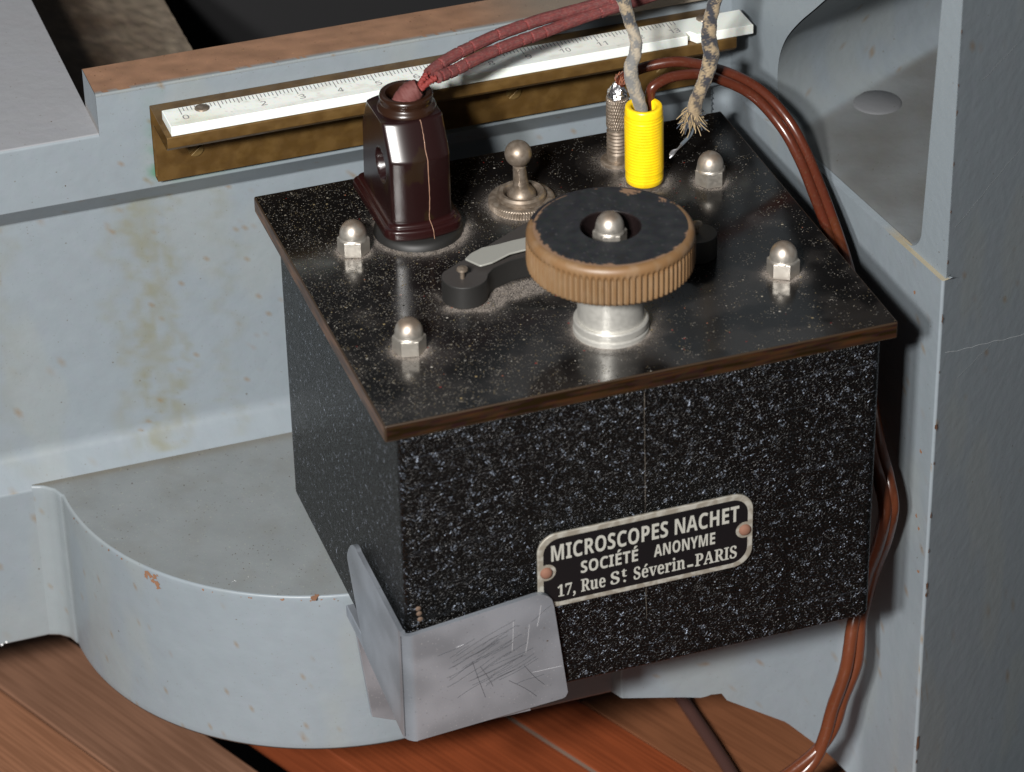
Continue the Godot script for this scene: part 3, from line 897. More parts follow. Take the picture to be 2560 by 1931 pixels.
func build_box() -> void:
	var b := thing("control_box", Vector3(0, -8.55, 0.4), "black crackle-finish electrical control box with knob and nameplate", "control box")
	var mb := MB.new()
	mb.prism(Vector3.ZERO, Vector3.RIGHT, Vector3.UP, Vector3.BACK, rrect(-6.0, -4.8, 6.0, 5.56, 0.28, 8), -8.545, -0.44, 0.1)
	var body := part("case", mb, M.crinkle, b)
	mb = MB.new()
	mb.tint = Color(0.16, 0.13, 0.1)
	var sp := PackedVector3Array()
	for i in 60:
		sp.append(Vector3(-0.05 + 0.07 * i / 59.0 + 0.006 * sin(i * 0.8), -0.5 - 6.6 * i / 59.0, 5.562))
	mb.tube(sp, 5, func(t, a, l): return 0.004 + 0.004 * n_mid.get_noise_1d(l * 2.0))
	part("seam_line", mb, mat(Color(0.13, 0.11, 0.09), 0.7), body)
	mb = MB.new()
	for q in [Vector2(-5.72, -5.3), Vector2(-5.7, -5.45), Vector2(-5.68, -5.62)]:
		mb.lathe(Vector3(q.x, q.y, 5.56), [Vector2(0.07, 0.0), Vector2(0.05, 0.02), Vector2(0, 0.025)], 10, Basis(Vector3.RIGHT, PI / 2), 80)
	part("bare_spot", mb, mat(Color(0.1, 0.065, 0.045), 0.8), body)
	# lid: dark brown bakelite board, black polished top
	mb = MB.new()
	mb.prism(Vector3.ZERO, Vector3.RIGHT, Vector3.UP, Vector3.BACK, rrect(-6.34, -5.6, 6.34, 5.6, 0.05, 3), -0.44, 0.0, 0.035, 40, 2)
	# finely cut edge faces carry the brown grain of the board
	var eb := MB.new()
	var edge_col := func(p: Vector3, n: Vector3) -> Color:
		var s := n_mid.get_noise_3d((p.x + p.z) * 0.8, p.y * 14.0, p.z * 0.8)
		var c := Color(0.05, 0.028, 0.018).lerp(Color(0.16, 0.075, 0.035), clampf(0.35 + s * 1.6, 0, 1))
		return c * (0.7 if n.x < -0.5 else 0.2)  # left edge lighter than the front: its light is put into the colour
	eb.sheet(150, 8, func(u, v): return Vector3(lerpf(-6.3, 6.3, u), lerpf(-0.4, -0.035, v), 5.602), false, false, edge_col)
	eb.sheet(130, 8, func(u, v): return Vector3(-6.342, lerpf(-0.4, -0.035, v), lerpf(-5.56, 5.56, u)), false, false, edge_col)
	for i in mb.v.size():
		mb.c[i] = Color(0.035, 0.02, 0.014)
	var lid := part("lid", mb, M.bakelite_lid, b)
	part("board_edge", eb, M.bakelite_lid, lid)
	var pics := lid_pictures()
	var lm := mat(Color.WHITE, 1.0, 0.0, {"albedo_texture": pics[0], "roughness_texture": pics[1], "metallic_specular": 0.55})
	mb = MB.new()
	var tl := rrect(-6.305, -5.565, 6.305, 5.565, 0.05, 3)
	mb.prism(Vector3.ZERO, Vector3.RIGHT, Vector3.UP, Vector3.BACK, tl, -0.02, 0.0, 0.0, 40, 1)
	for i in mb.v.size():
		mb.uv[i] = Vector2((mb.v[i].x + 6.34) / 12.68, (mb.v[i].z + 5.6) / 11.2)
	part("lid_face", mb, lm, lid)
	for q in [[-4.75, -2.1, 0.35], [4.68, -2.19, 0.05], [-4.83, 2.69, 0.25], [4.67, 2.57, 0.5]]:
		acorn_nut(Vector3(q[0], 0, q[1]), q[2], b)
	# black base strip under the knob, wide in the middle, with rounded ears
	var strip := PackedVector2Array()
	for i in 25:
		var a := PI * 0.18 + (PI * 1.06) * i / 24.0
		strip.append(Vector2(-2.87, 0.92) + Vector2.from_angle(a) * 0.56)
	for i in 21:
		var a := -PI * 0.5 - 0.62 + 1.24 * i / 20.0
		strip.append(Vector2(0.1, 0.95) + Vector2.from_angle(a) * 2.05)
	for i in 25:
		var a := -PI * 0.24 + (PI * 1.06) * i / 24.0
		strip.append(Vector2(3.05, 1.0) + Vector2.from_angle(a) * 0.5)
	for q in [Vector2(2.3, 0.8), Vector2(1.8, 0.62), Vector2(1.2, 0.55), Vector2(-1.0, 0.55), Vector2(-1.6, 0.62), Vector2(-2.1, 0.82), Vector2(-2.3, 1.02)]:
		strip.append(q)
	mb = MB.new()
	mb.tint = Color(0.016, 0.016, 0.018)
	mb.prism(Vector3.ZERO, Vector3.RIGHT, Vector3.UP, Vector3.BACK, strip, 0.002, 0.6, 0.025)
	for i in mb.v.size():
		if mb.n[i].y > 0.9:
			mb.c[i] = Color(0.05, 0.047, 0.045)
	var base := part("switch_base", mb, M.black_dusty, b)
	for q in [Vector3(-2.95, 0.6, 1.0), Vector3(3.05, 0.6, 1.0)]:
		mb = MB.new()
		mb.lathe(q, [Vector2(0.055, 0), Vector2(0.055, 0.2), Vector2(0.14, 0.23), Vector2(0.13, 0.28), Vector2(0.0, 0.32)], 18)
		part("pin", mb, M.old_steel, base)
	# sprung contact blade, from the ear to the hub
	mb = MB.new()
	var blade := PackedVector2Array()
	for q in [Vector2(-2.66, 0.31), Vector2(-2.43, 0.79), Vector2(-2.13, 0.80), Vector2(-1.64, 0.65), Vector2(-1.27, 0.68), Vector2(0.1, 0.93), Vector2(0.1, 0.23), Vector2(-1.10, 0.18), Vector2(-1.39, 0.14), Vector2(-1.75, 0.12), Vector2(-2.14, 0.06), Vector2(-2.46, 0.16)]:
		blade.append(q)
	blade = round_poly(Array(blade), [0.03, 0.06, 0.1, 0.0], 3)
	mb.prism(Vector3.ZERO, Vector3.RIGHT, Vector3.UP, Vector3.BACK, blade, 0.74, 0.79, 0.012)
	for i in mb.v.size():
		mb.v[i].y += clampf((mb.v[i].x + 1.9) * 0.12, -0.1, 0.2)
	part("contact_blade", mb, mat(Color(0.36, 0.36, 0.33), 0.4, 0.35), base)
	# knob on its nickel shaft
	var kc := Vector3(-0.1, 0, 3.48)
	mb = MB.new()
	mb.lathe(kc, [Vector2(0.9, 0.0), Vector2(0.9, 0.1), Vector2(0.86, 0.13), Vector2(0.86, 0.16), Vector2(0.89, 0.19), Vector2(0.89, 0.33), Vector2(0.86, 0.36), Vector2(0.79, 0.36), Vector2(0.79, 1.8)], 64)
	part("shaft", mb, M.steel, b)
	var kn := MB.new()
	var seg := 84 * 8
	var brown := func(p: Vector3, n: Vector3) -> Color:
		var s := n_mid.get_noise_3d(p.x * 4, p.y * 4, p.z * 4)
		var ang := atan2(p.z - kc.z, p.x - kc.x)
		var groove := clampf(0.5 - 0.5 * cos(ang * 84.0), 0.0, 1.0)
		if p.y > 2.68 and p.z - kc.z < -0.35 - 0.5 * absf(n_fine.get_noise_2d(p.x * 6, p.z * 6)) and p.x > kc.x - 1.6:
			return Color(0.014, 0.014, 0.016)
		var c := Color(0.165, 0.094, 0.043).lerp(Color(0.23, 0.165, 0.1), groove * 0.5 if p.y < 2.5 else 0.0)
		return c.lerp(Color(0.22, 0.15, 0.095), clampf(s * 0.8, 0, 0.4))
	var prof := [[1.8, 1.78, 0.0], [1.9, 1.79, 0.2], [1.96, 1.84, 1.0], [1.975, 1.95, 1.0], [1.975, 2.1, 1.0], [1.975, 2.25, 1.0], [1.975, 2.42, 1.0], [1.97, 2.52, 0.8], [1.965, 2.56, 0.1], [1.965, 2.63, 0.0], [1.95, 2.7, 0.0], [1.91, 2.755, 0.0], [1.86, 2.785, 0.0], [1.8, 2.79, 0.0]]
	kn.sheet(seg, prof.size() - 1, func(u, v):
		var q = prof[int(round(v * (prof.size() - 1)))]
		var a: float = TAU * u
		var rr: float = q[0] - q[2] * 0.1 * (0.5 - 0.5 * cos(a * 84.0))
		return kc + Vector3(cos(a) * rr, q[1], sin(a) * rr), true, true, brown)
	kn.sheet(200, 26, func(u, v):
		var a: float = TAU * u
		var rr: float = lerpf(1.8, 0.72, v)
		return kc + Vector3(cos(a) * rr, 2.79 + 0.012 * v, sin(a) * rr), true, true, func(p, n):
			var d := Vector2(p.x - kc.x, p.z - kc.z)
			var wear := 1.85 - 0.11 * smoothstep(-0.7, 0.9, -d.x * 0.45 + d.y * 0.3) - 0.05 * absf(n_fine.get_noise_2d(p.x * 9, p.z * 9)) - 0.06 * clampf(n_mid.get_noise_2d(p.x * 3, p.z * 3) * 2, 0, 1)
			var spot := Vector2(d.x - 1.05, d.y + 1.45).length() + 0.15 * n_fine.get_noise_2d(p.x * 8, p.z * 8)
			var spot2 := Vector2(d.x - 1.6, d.y + 0.75).length() + 0.1 * n_fine.get_noise_2d(p.x * 8, p.z * 8)
			if d.length() > wear or spot < 0.22 or spot2 < 0.1:
				return Color(0.2, 0.125, 0.075)
			var dust := clampf(0.4 + 0.7 * n_mid.get_noise_2d(p.x * 3, p.z * 3), 0, 1) * 0.012
			if n_fine.get_noise_2d(p.x * 11, p.z * 11) > 0.62: dust += 0.03
			return Color(0.012, 0.013, 0.015) + Color(dust, dust, dust))
	kn.tint = Color(0.008, 0.007, 0.007)
	kn.lathe(kc, [Vector2(0.72, 2.802), Vector2(0.7, 2.78), Vector2(0.7, 2.3), Vector2(0.0, 2.3)], 48)
	kn.tint = Color(0.12, 0.06, 0.03)
	kn.lathe(kc, [Vector2(0.75, 1.78), Vector2(1.8, 1.78)], 48)
	var knob := part("knob", kn, M.knob, b)
	acorn_nut(kc + Vector3(-0.02, 2.3, 0), 0.25, knob)
	# toggle switch
	var tc := Vector3(-0.13, 0, -2.85)
	mb = MB.new()
	var teeth := 76
	mb.sheet(teeth * 6, 8, func(u, v):
		var a: float = TAU * u
		var pp := [[0.84, 0.0, 0.0], [0.84, 0.02, 1.0], [0.84, 0.1, 1.0], [0.84, 0.16, 1.0], [0.83, 0.18, 0.3], [0.8, 0.21, 0.0], [0.74, 0.23, 0.0], [0.66, 0.23, 0.0], [0.6, 0.2, 0.0]]
		var q = pp[int(round(v * 8))]
		var rr: float = q[0] - q[2] * 0.035 * (0.5 - 0.5 * cos(a * teeth))
		return tc + Vector3(cos(a) * rr, q[1], sin(a) * rr), true, true)
	mb.lathe(tc, [Vector2(0.62, 0.2), Vector2(0.61, 0.32), Vector2(0.56, 0.38), Vector2(0.47, 0.37), Vector2(0.42, 0.3), Vector2(0.41, 0.16), Vector2(0.0, 0.14)], 48)
	var tg := part("toggle_switch", mb, M.old_steel, b)
	mb = MB.new()
	var lean := Basis(Vector3(0, 0, 1), 0.1) * Basis(Vector3.RIGHT, 0.14)
	var tip := []
	for i in range(1, 25):
		var a := PI / 2 - PI * 0.93 * i / 24.0
		tip.push_front(Vector2(0.34 * cos(a), 1.33 + 0.34 * sin(a)))
	mb.lathe(tc + Vector3(0, 0.25, 0), [Vector2(0.36, -0.05), Vector2(0.37, 0.05), Vector2(0.3, 0.16), Vector2(0.22, 0.26), Vector2(0.19, 0.4), Vector2(0.16, 0.95)] + tip + [Vector2(0.0, 1.67)], 40, lean, 50)
	part("lever", mb, M.old_steel, tg)
	# terminal posts
	var pc := Vector3(2.87, 0, -4.03)
	mb = MB.new()
	var th := [Vector2(0.44, 0.0), Vector2(0.44, 0.06), Vector2(0.4, 0.09), Vector2(0.28, 0.09)]
	for i in 7:
		th.append(Vector2(0.285, 0.3 + i * 0.1)); th.append(Vector2(0.25, 0.34 + i * 0.1)); th.append(Vector2(0.25, 0.36 + i * 0.1))
	th.append(Vector2(0.26, 1.02))
	mb.lathe(pc, th, 32)
	mb.sheet(120, 44, func(u, v):
		var a: float = TAU * u
		var y := lerpf(1.02, 1.86, v)
		var kn2 := absf(sin(a * 14 + y * 17)) * absf(sin(a * 14 - y * 17))
		var rr := (0.265 + 0.035 * kn2) * (1.0 if v > 0.02 and v < 0.98 else 0.88)
		return pc + Vector3(cos(a) * rr, y, sin(a) * rr), true, true)
	mb.lathe(pc, [Vector2(0.26, 1.86), Vector2(0.2, 1.9), Vector2(0, 1.9)], 24)
	var post := part("terminal_post", mb, M.old_steel, b)
	mb = MB.new()
	mb.sheet(28, 14, func(u, v):
		var a: float = TAU * u
		var rr := sin(PI * (0.5 + 0.5 * v)) * 0.25 * (1 + 0.25 * n_fine.get_noise_2d(cos(a) * 2 + 4, v * 4 + sin(a) * 2)) + 0.001
		return pc + Vector3(cos(a) * rr, 1.88 + 0.42 * v + 0.05 * sin(a * 2), sin(a) * rr), true, true)
	part("solder_blob", mb, M.solder, post)
	mb = MB.new()
	mb.lathe(Vector3(3.1, 0, -2.72), [Vector2(0.46, 0.0), Vector2(0.46, 0.08), Vector2(0.3, 0.1), Vector2(0.3, 1.5), Vector2(0, 1.5)], 28)
	part("terminal_post", mb, M.old_steel, b)
	mb = MB.new()
	mb.tint = Color(0.014, 0.013, 0.013)
	mb.lathe(Vector3(-2.95, 0, -2.55), [Vector2(1.12, 0.0), Vector2(1.1, 0.1), Vector2(1.0, 0.2), Vector2(0.0, 0.21)], 48, Basis(), 50)
	part("socket", mb, M.black_dusty, b)
	# nameplate
	mb = MB.new()
	var F := Vector3(0, 0, 5.56)
	mb.prism(F, Vector3.RIGHT, Vector3.BACK, Vector3.UP, rrect(-2.76, -6.08, 2.73, -3.95, 0.5, 10), 0.004, 0.075, 0.02)
	var np := part("nameplate", mb, M.plate_metal, b)
	var face := rrect(-2.62, -5.94, 2.59, -4.09, 0.42, 10)
	for x in [-2.54, 2.52]:
		var cl := Geometry2D.clip_polygons(face, circle(Vector2(x, -5.02), 0.235, 30))
		if cl.size(): face = cl[0]
	mb = MB.new()
	mb.prism(F, Vector3.RIGHT, Vector3.BACK, Vector3.UP, face, 0.06, 0.079, 0.0)
	part("black_panel", mb, M.enamel, np)
	for x in [-2.55, 2.52]:
		mb = MB.new()
		mb.lathe(F + Vector3(x, -5.02, 0.07), [Vector2(0.155, 0.0), Vector2(0.15, 0.04), Vector2(0.11, 0.085), Vector2(0.05, 0.105), Vector2(0, 0.108)], 24, Basis(Vector3.RIGHT, PI / 2), 80)
		part("rivet", mb, M.copper, np)
	var fx := func(p: Vector3) -> Vector3: return Vector3(p.x, p.y, 5.56 + 0.079 + p.z)
	text("lettering", "MICROSCOPES NACHET", true, false, -2.42, 2.36, -4.72, 0.45, 0.008, M.letter, np, fx)
	text("lettering", "SOCIÉTÉ", true, false, -1.68, -0.23, -5.24, 0.34, 0.008, M.letter, np, fx)
	text("lettering", "ANONYME", true, false, 0.18, 1.75, -5.24, 0.34, 0.008, M.letter, np, fx)
	text("lettering", "17,", true, true, -2.27, -1.82, -5.79, 0.34, 0.008, M.letter, np, fx)
	text("lettering", "Rue", true, true, -1.68, -1.06, -5.79, 0.36, 0.008, M.letter, np, fx)
	text("lettering", "S", true, true, -0.93, -0.7, -5.78, 0.36, 0.008, M.letter, np, fx)
	text("lettering", "t", true, true, -0.65, -0.52, -5.62, 0.24, 0.008, M.letter, np, fx)
	text("lettering", ".", true, true, -0.6, -0.54, -5.78, 0.3, 0.008, M.letter, np, fx)
	text("lettering", "Séverin", true, true, -0.34, 0.98, -5.78, 0.36, 0.008, M.letter, np, fx)
	text("lettering", "PARIS", true, true, 1.24, 2.32, -5.79, 0.36, 0.008, M.letter, np, fx)
	mb = MB.new()
	mb.box(Vector3(1.04, -5.76, 5.64), Vector3(1.19, -5.7, 5.648))
	part("lettering", mb, M.letter, np)

# ------------------------------------------------------------------ plug
func build_plug() -> void:
	var p := thing("cable_plug", Vector3(-2.95, 0.2, -3.3), "dark brown moulded plug with screw recess, in the box's rear left socket", "plug")
	var sec := func(y: float) -> Array:   # x half width, back z, front z, corner radius
		if y < 2.26:
			return [0.775, lerpf(-4.5, -4.39, (y - 0.55) / 1.7), -2.1, 0.05]
		var t := (y - 2.26) / 0.86
		return [0.775, lerpf(-4.39, -3.9, t), lerpf(-2.1, -2.62, t), lerpf(0.05, 0.05, t)]
	var outline := func(hw: float, zb: float, zf: float, r: float, u: float, bulge: float) -> Vector2:
		var poly := [Vector2(-hw, zb), Vector2(hw, zb), Vector2(hw, zf), Vector2(-hw, zf)]
		var rp: PackedVector2Array = round_poly(poly, [r], 5)
		rp.append(rp[0])
		var total := 0.0
		for i in rp.size() - 1: total += rp[i].distance_to(rp[i + 1])
		var want := u * total
		var q := rp[0]
		for i in rp.size() - 1:
			var l := rp[i].distance_to(rp[i + 1])
			if want <= l:
				q = rp[i].lerp(rp[i + 1], want / maxf(l, 1e-6))
				break
			want -= l
		if absf(q.x) < hw - 0.01:
			q.y += bulge * (1 - pow(absf(q.x / hw), 2.4)) * (1 if q.y > (zb + zf) / 2 else -1)
		return q
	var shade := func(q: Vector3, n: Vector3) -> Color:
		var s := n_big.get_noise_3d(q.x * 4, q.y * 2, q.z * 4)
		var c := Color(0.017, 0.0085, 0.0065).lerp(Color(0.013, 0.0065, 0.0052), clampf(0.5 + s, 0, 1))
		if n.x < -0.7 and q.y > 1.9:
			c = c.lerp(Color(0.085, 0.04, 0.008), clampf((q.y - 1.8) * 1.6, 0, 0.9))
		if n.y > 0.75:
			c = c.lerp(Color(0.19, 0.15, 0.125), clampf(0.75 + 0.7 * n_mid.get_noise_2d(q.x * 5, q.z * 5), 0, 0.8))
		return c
	var ys := []
	for i in 36: ys.append(lerpf(0.5, 2.26, i / 35.0))
	for i in range(1, 18): ys.append(lerpf(2.26, 3.08, i / 17.0))
	var rings := []   # y, inset
	for y in ys: rings.append([y, 0.0])
	rings.append([3.105, 0.015]); rings.append([3.12, 0.045])
	for i in range(1, 8): rings.append([3.125, 0.045 + 0.1 * i])
	var mb := MB.new()
	var nv := rings.size() - 1
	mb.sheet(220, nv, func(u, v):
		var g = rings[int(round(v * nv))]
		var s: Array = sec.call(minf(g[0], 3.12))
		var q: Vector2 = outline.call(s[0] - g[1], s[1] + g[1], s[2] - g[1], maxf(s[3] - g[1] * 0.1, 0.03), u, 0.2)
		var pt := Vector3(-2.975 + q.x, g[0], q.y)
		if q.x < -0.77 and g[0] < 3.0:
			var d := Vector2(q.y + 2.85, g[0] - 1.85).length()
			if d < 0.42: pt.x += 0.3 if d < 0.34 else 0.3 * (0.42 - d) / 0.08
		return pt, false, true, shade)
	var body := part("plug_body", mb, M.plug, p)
	mb = MB.new()
	mb.tint = Color(0.02, 0.008, 0.006)
	mb.lathe(Vector3(-2.93, 3.1, -3.22), [Vector2(0.74, 0.0), Vector2(0.735, 0.06), Vector2(0.7, 0.12), Vector2(0.65, 0.16), Vector2(0.635, 0.2), Vector2(0.645, 0.26), Vector2(0.665, 0.33), Vector2(0.645, 0.4), Vector2(0.58, 0.43), Vector2(0.51, 0.41), Vector2(0.48, 0.34), Vector2(0.44, -0.3), Vector2(0.0, -0.32)], 56, Basis(), 50)
	part("collar", mb, M.plug, p)
	# base flange, two steps, bowed at the front
	var fl := func(hw: float, zb: float, zf: float, bow: float) -> PackedVector2Array:
		var o := PackedVector2Array()
		var r := round_poly([Vector2(-hw, zb), Vector2(hw, zb), Vector2(hw, zf), Vector2(-hw, zf)], [0.14, 0.14, 0.25, 0.25], 6)
		for q in resample(r, 0.12):
			var w := q
			if q.y > zf - 0.3: w.y += bow * (1 - pow(q.x / hw, 2))
			elif q.y < zb + 0.2: w.y -= bow * 0.5 * (1 - pow(q.x / hw, 2))
			o.append(w + Vector2(-2.955, 0))
		return o
	mb = MB.new()
	var fo: PackedVector2Array = fl.call(1.0, -4.86, -1.9, 0.24)
	fo.append(fo[0])
	var fk := fo.size() - 1
	var fr := [[0.08, 0.2], [0.03, 0.21], [0.005, 0.24], [0.0, 0.27], [0.0, 0.34], [0.0, 0.41], [0.01, 0.45], [0.03, 0.475], [0.06, 0.485], [0.09, 0.49], [0.1, 0.5], [0.105, 0.53], [0.115, 0.56], [0.14, 0.585], [0.18, 0.6], [0.22, 0.6], [0.28, 0.6], [0.34, 0.6], [0.4, 0.6], [0.46, 0.6]]
	mb.sheet(fk, fr.size() - 1, func(u, v):
		var g = fr[int(round(v * (fr.size() - 1)))]
		var q: Vector2 = fo[int(round(u * fk)) % fk]
		var c := Vector2(-2.955, clampf(q.y, -4.3, -2.5))
		q += (c - q).normalized() * g[0] * 1.15
		return Vector3(q.x, g[1], q.y), false, true, func(p, n):
			var c := Color(0.018, 0.007, 0.0058)
			var d := smoothstep(0.45, 0.9, n.y) * clampf(0.35 + 1.1 * n_mid.get_noise_2d(p.x * 5, p.z * 5), 0, 1) * (1.0 if p.x < -3.6 else 0.35)
			return c.lerp(Color(0.2, 0.155, 0.12), d * 0.9))
	part("base_flange", mb, M.plug, p)
	mb = MB.new()
	var sp := PackedVector3Array()
	for q in [[0.22, -1.63], [0.45, -1.63], [0.55, -1.72], [0.62, -1.9], [0.75, -1.915], [1.2, -1.915], [1.8, -1.915], [2.26, -1.915], [2.5, -2.06], [2.8, -2.25], [3.06, -2.41], [3.13, -2.47]]:
		sp.append(Vector3(-2.83 + 0.015 * sin(q[0] * 7.0), q[0], q[1] + (0.018 if q[0] > 0.7 else 0.01)))
	var sm := PackedVector3Array()
	for i in sp.size() - 1:
		for k in 5: sm.append(sp[i].lerp(sp[i + 1], k / 5.0) + Vector3(0.008 * n_fine.get_noise_1d(i * 9.0 + k * 3), 0, 0))
	mb.tube(sm, 5, func(t, a, l): return 0.011 + 0.006 * n_fine.get_noise_1d(l * 40))
	part("mould_seam", mb, M.tan_line, body)
	mb = MB.new()
	var B := Basis(Vector3(0, 0, 1), PI / 2) * Basis(Vector3.UP, 0.4)
	for h in [-1, 1]:
		var half := PackedVector2Array()
		for i in 17:
			half.append(Vector2(0.27 * cos(PI * i / 16.0), (0.03 + 0.24 * sin(PI * i / 16.0)) * h))
		mb.prism(Vector3(-3.47, 1.85, -2.85), B.x, B.y, B.z, half, 0.0, 0.1, 0.03)
	part("screw", mb, M.copper, body)

# ------------------------------------------------------------------ cables
func V(x: float, y: float, z: float) -> Vector3:
	return Vector3(x, y, z)

func build_cables() -> void:
	# cracked red rubber lead
	var rc := thing("red_cable", V(-2.85, 3.3, -2.75), "cracked dark red twin rubber lead leaving the brown plug", "cable")
	var lines := [[V(-2.38, 3.95, -3.1), V(-1.87, 4.06, -3.4), V(-1.17, 4.13, -3.7), V(-0.35, 4.19, -4.0), V(0.85, 4.24, -4.3), V(2.14, 4.27, -4.5), V(3.16, 4.32, -4.6), V(4.44, 4.43, -4.7)],
		[V(-2.21, 3.93, -2.9), V(-1.64, 3.89, -3.2), V(-0.88, 3.96, -3.5), V(-0.06, 3.98, -3.8), V(1.02, 4.01, -4.1), V(2.08, 4.08, -4.35), V(3.12, 4.15, -4.5), V(4.4, 4.29, -4.6)]]
	for s in 2:
		var cr := []
		for i in 13: cr.append(rng.randf() * 7.5)
		var mb := MB.new()
		var off := s * 31.0
		var crack := func(a: float, l: float) -> float:
			var d := 9.0
			for c in cr:
				d = minf(d, absf(l - c - 0.05 * n_fine.get_noise_2d(cos(a) * 6 + c * 9, sin(a) * 6)))
			return d
		mb.tube(curve(lines[s], 0.022), 40, func(t, a, l):
			var g := 0.016 * absf(sin(a * 7 + 0.4 * sin(l)))
			var d: float = crack.call(a, l)
			var dent := 0.02 * exp(-d * d * 3000)
			return 0.158 - g - dent + 0.012 * n_mid.get_noise_2d(l * 4 + off, a * 2), func(t, a, l):
			var d: float = crack.call(a, l)
			var c := Color(0.14, 0.028, 0.026).lerp(Color(0.09, 0.025, 0.024), clampf(0.5 + n_mid.get_noise_2d(l * 6 + off, a * 3), 0, 1))
			c = c.lerp(Color(0.17, 0.09, 0.08), clampf(n_fine.get_noise_2d(l * 12 + off, a * 14) * 0.7, 0, 0.35))
			return c.lerp(Color(0.34, 0.03, 0.028), 0.25 * exp(-d * d * 2600)))
		part("strand", mb, M.rubber_red, rc)
	# torn bright red ends and the stub in the plug's mouth
	var mb := MB.new()
	mb.tint = Color(0.17, 0.02, 0.018)
	for g in [[V(-2.45, 3.95, -3.06), V(-2.6, 3.86, -2.95), V(-2.72, 3.66, -2.95)], [V(-2.25, 3.93, -2.88), V(-2.45, 3.86, -2.86), V(-2.64, 3.7, -2.9)]]:
		mb.tube(curve(g, 0.03), 12, func(t, a, l): return 0.075 + 0.04 * n_fine.get_noise_2d(l * 20, a * 3))
	for i in 14:
		var q := V(-2.38 + rng.randf_range(-0.1, 0.12), 3.92 + rng.randf_range(-0.12, 0.1), -2.98 + rng.randf_range(-0.15, 0.1))
		mb.lathe(q, [Vector2(0.03, -0.03), Vector2(0.055, 0.0), Vector2(0.02, 0.05), Vector2(0, 0.05)], 7, Basis.from_euler(V(rng.randf() * 6, rng.randf() * 6, 0)), 90)
	part("torn_end", mb, M.rubber_red, rc, "bright red torn rubber")
	mb = MB.new()
	mb.tint = Color(0.11, 0.032, 0.03)
	mb.tube(curve([V(-3.2, 3.25, -3.05), V(-3.0, 3.5, -2.98), V(-2.78, 3.68, -2.95), V(-2.68, 3.74, -2.93)], 0.03), 24, func(t, a, l): return (0.2 + 0.08 * sin(t * 3.0)) * (1 + 0.12 * n_fine.get_noise_2d(l * 8, a * 2)))
	part("stub", mb, M.rubber_red, rc)
	# brown twin lead: from the post over the lid, down behind the box and out below
	var bc := thing("brown_cable", V(3, 2.3, -4), "glossy brown twin lead looping from the terminal posts down behind the box", "cable")
	var s1 := [V(2.93, 2.2, -4.03), V(3.02, 2.36, -4.02), V(3.17, 2.54, -3.9), V(3.6, 2.7, -3.8), V(4.4, 2.78, -3.6), V(5.45, 2.43, -3.4), V(6.35, 1.88, -3.1), V(6.92, 1.19, -2.6), V(7.15, 0.57, -1.9), V(7.18, 0.03, -1.0), V(7.12, -0.42, 0), V(7.1, -0.95, 0.8), V(7.13, -1.44, 1.20), V(7.46, -2.59, 1.20), V(7.58, -3.88, 1.40), V(7.58, -4.89, 1.80), V(7.44, -5.63, 2.60), V(7.28, -6.00, 3.50), V(7.31, -6.73, 3.80), V(7.43, -8.03, 3.30), V(7.48, -9.54, 2.60), V(7.38, -10.54, 2.40), V(7.13, -11.17, 2.60), V(6.96, -12.26, 2.85), V(6.7, -13.57, 2.65), V(6.47, -14.44, 2.65), V(5.98, -15.02, 2.75), V(5.15, -15.48, 2.85), V(4.3, -15.8, 2.95)]
	var s2 := [V(3.3, 1.7, -2.95), V(3.35, 2.27, -3.0), V(3.45, 2.56, -3.0), V(3.94, 2.7, -3.05), V(4.7, 2.62, -3.1), V(5.33, 2.3, -3.2), V(6.14, 1.78, -3.0), V(6.7, 1.07, -2.5), V(6.93, 0.45, -1.8), V(6.95, -0.08, -0.9), V(6.9, -0.52, 0.05), V(6.87, -1.05, 0.85), V(6.90, -1.47, 1.26), V(7.23, -2.62, 1.26), V(7.35, -3.91, 1.46), V(7.35, -4.92, 1.86), V(7.21, -5.66, 2.66), V(7.05, -6.03, 3.56), V(7.08, -6.76, 3.86), V(7.20, -8.06, 3.36), V(7.25, -9.57, 2.66), V(7.15, -10.57, 2.46), V(6.90, -11.20, 2.66), V(6.62, -12.3, 2.95), V(6.38, -13.68, 2.75), V(6.18, -14.62, 2.75), V(5.8, -15.32, 2.85), V(5.03, -15.82, 2.95), V(4.2, -16.15, 3.05)]
	for s in 2:
		mb = MB.new()
		mb.tube(curve(s1 if s == 0 else s2, 0.06), 22, func(t, a, l): return (0.135 + 0.04 * smoothstep(9.0, 16.0, l)) * (1 + 0.03 * n_mid.get_noise_1d(l * 3 + s * 40)), func(t, a, l):
			var c := Color(0.07, 0.019, 0.011).lerp(Color(0.1, 0.028, 0.012), smoothstep(7.0, 14.0, l))
			return c.lerp(Color(0.12, 0.08, 0.055), clampf(0.8 * n_fine.get_noise_2d(l * 16, a * 9 + s * 9) - 0.3, 0, 0.4)))
		part("strand", mb, M.rubber_brown, bc)
	mb = MB.new()
	mb.tint = Color(0.2, 0.07, 0.035)
	for i in 26:
		var a := rng.randf() * TAU
		var o := V(2.98 + 0.13 * cos(a), 2.26, -4.02 + 0.13 * sin(a))
		mb.tube(PackedVector3Array([o, o + V(rng.randf_range(-0.05, 0.05), 0.12, rng.randf_range(-0.05, 0.05)), o + V(rng.randf_range(-0.09, 0.09) + 0.05, 0.24, rng.randf_range(-0.09, 0.09))]), 4, func(t, q, l): return 0.018)
	part("frayed_end", mb, M.cloth, bc)
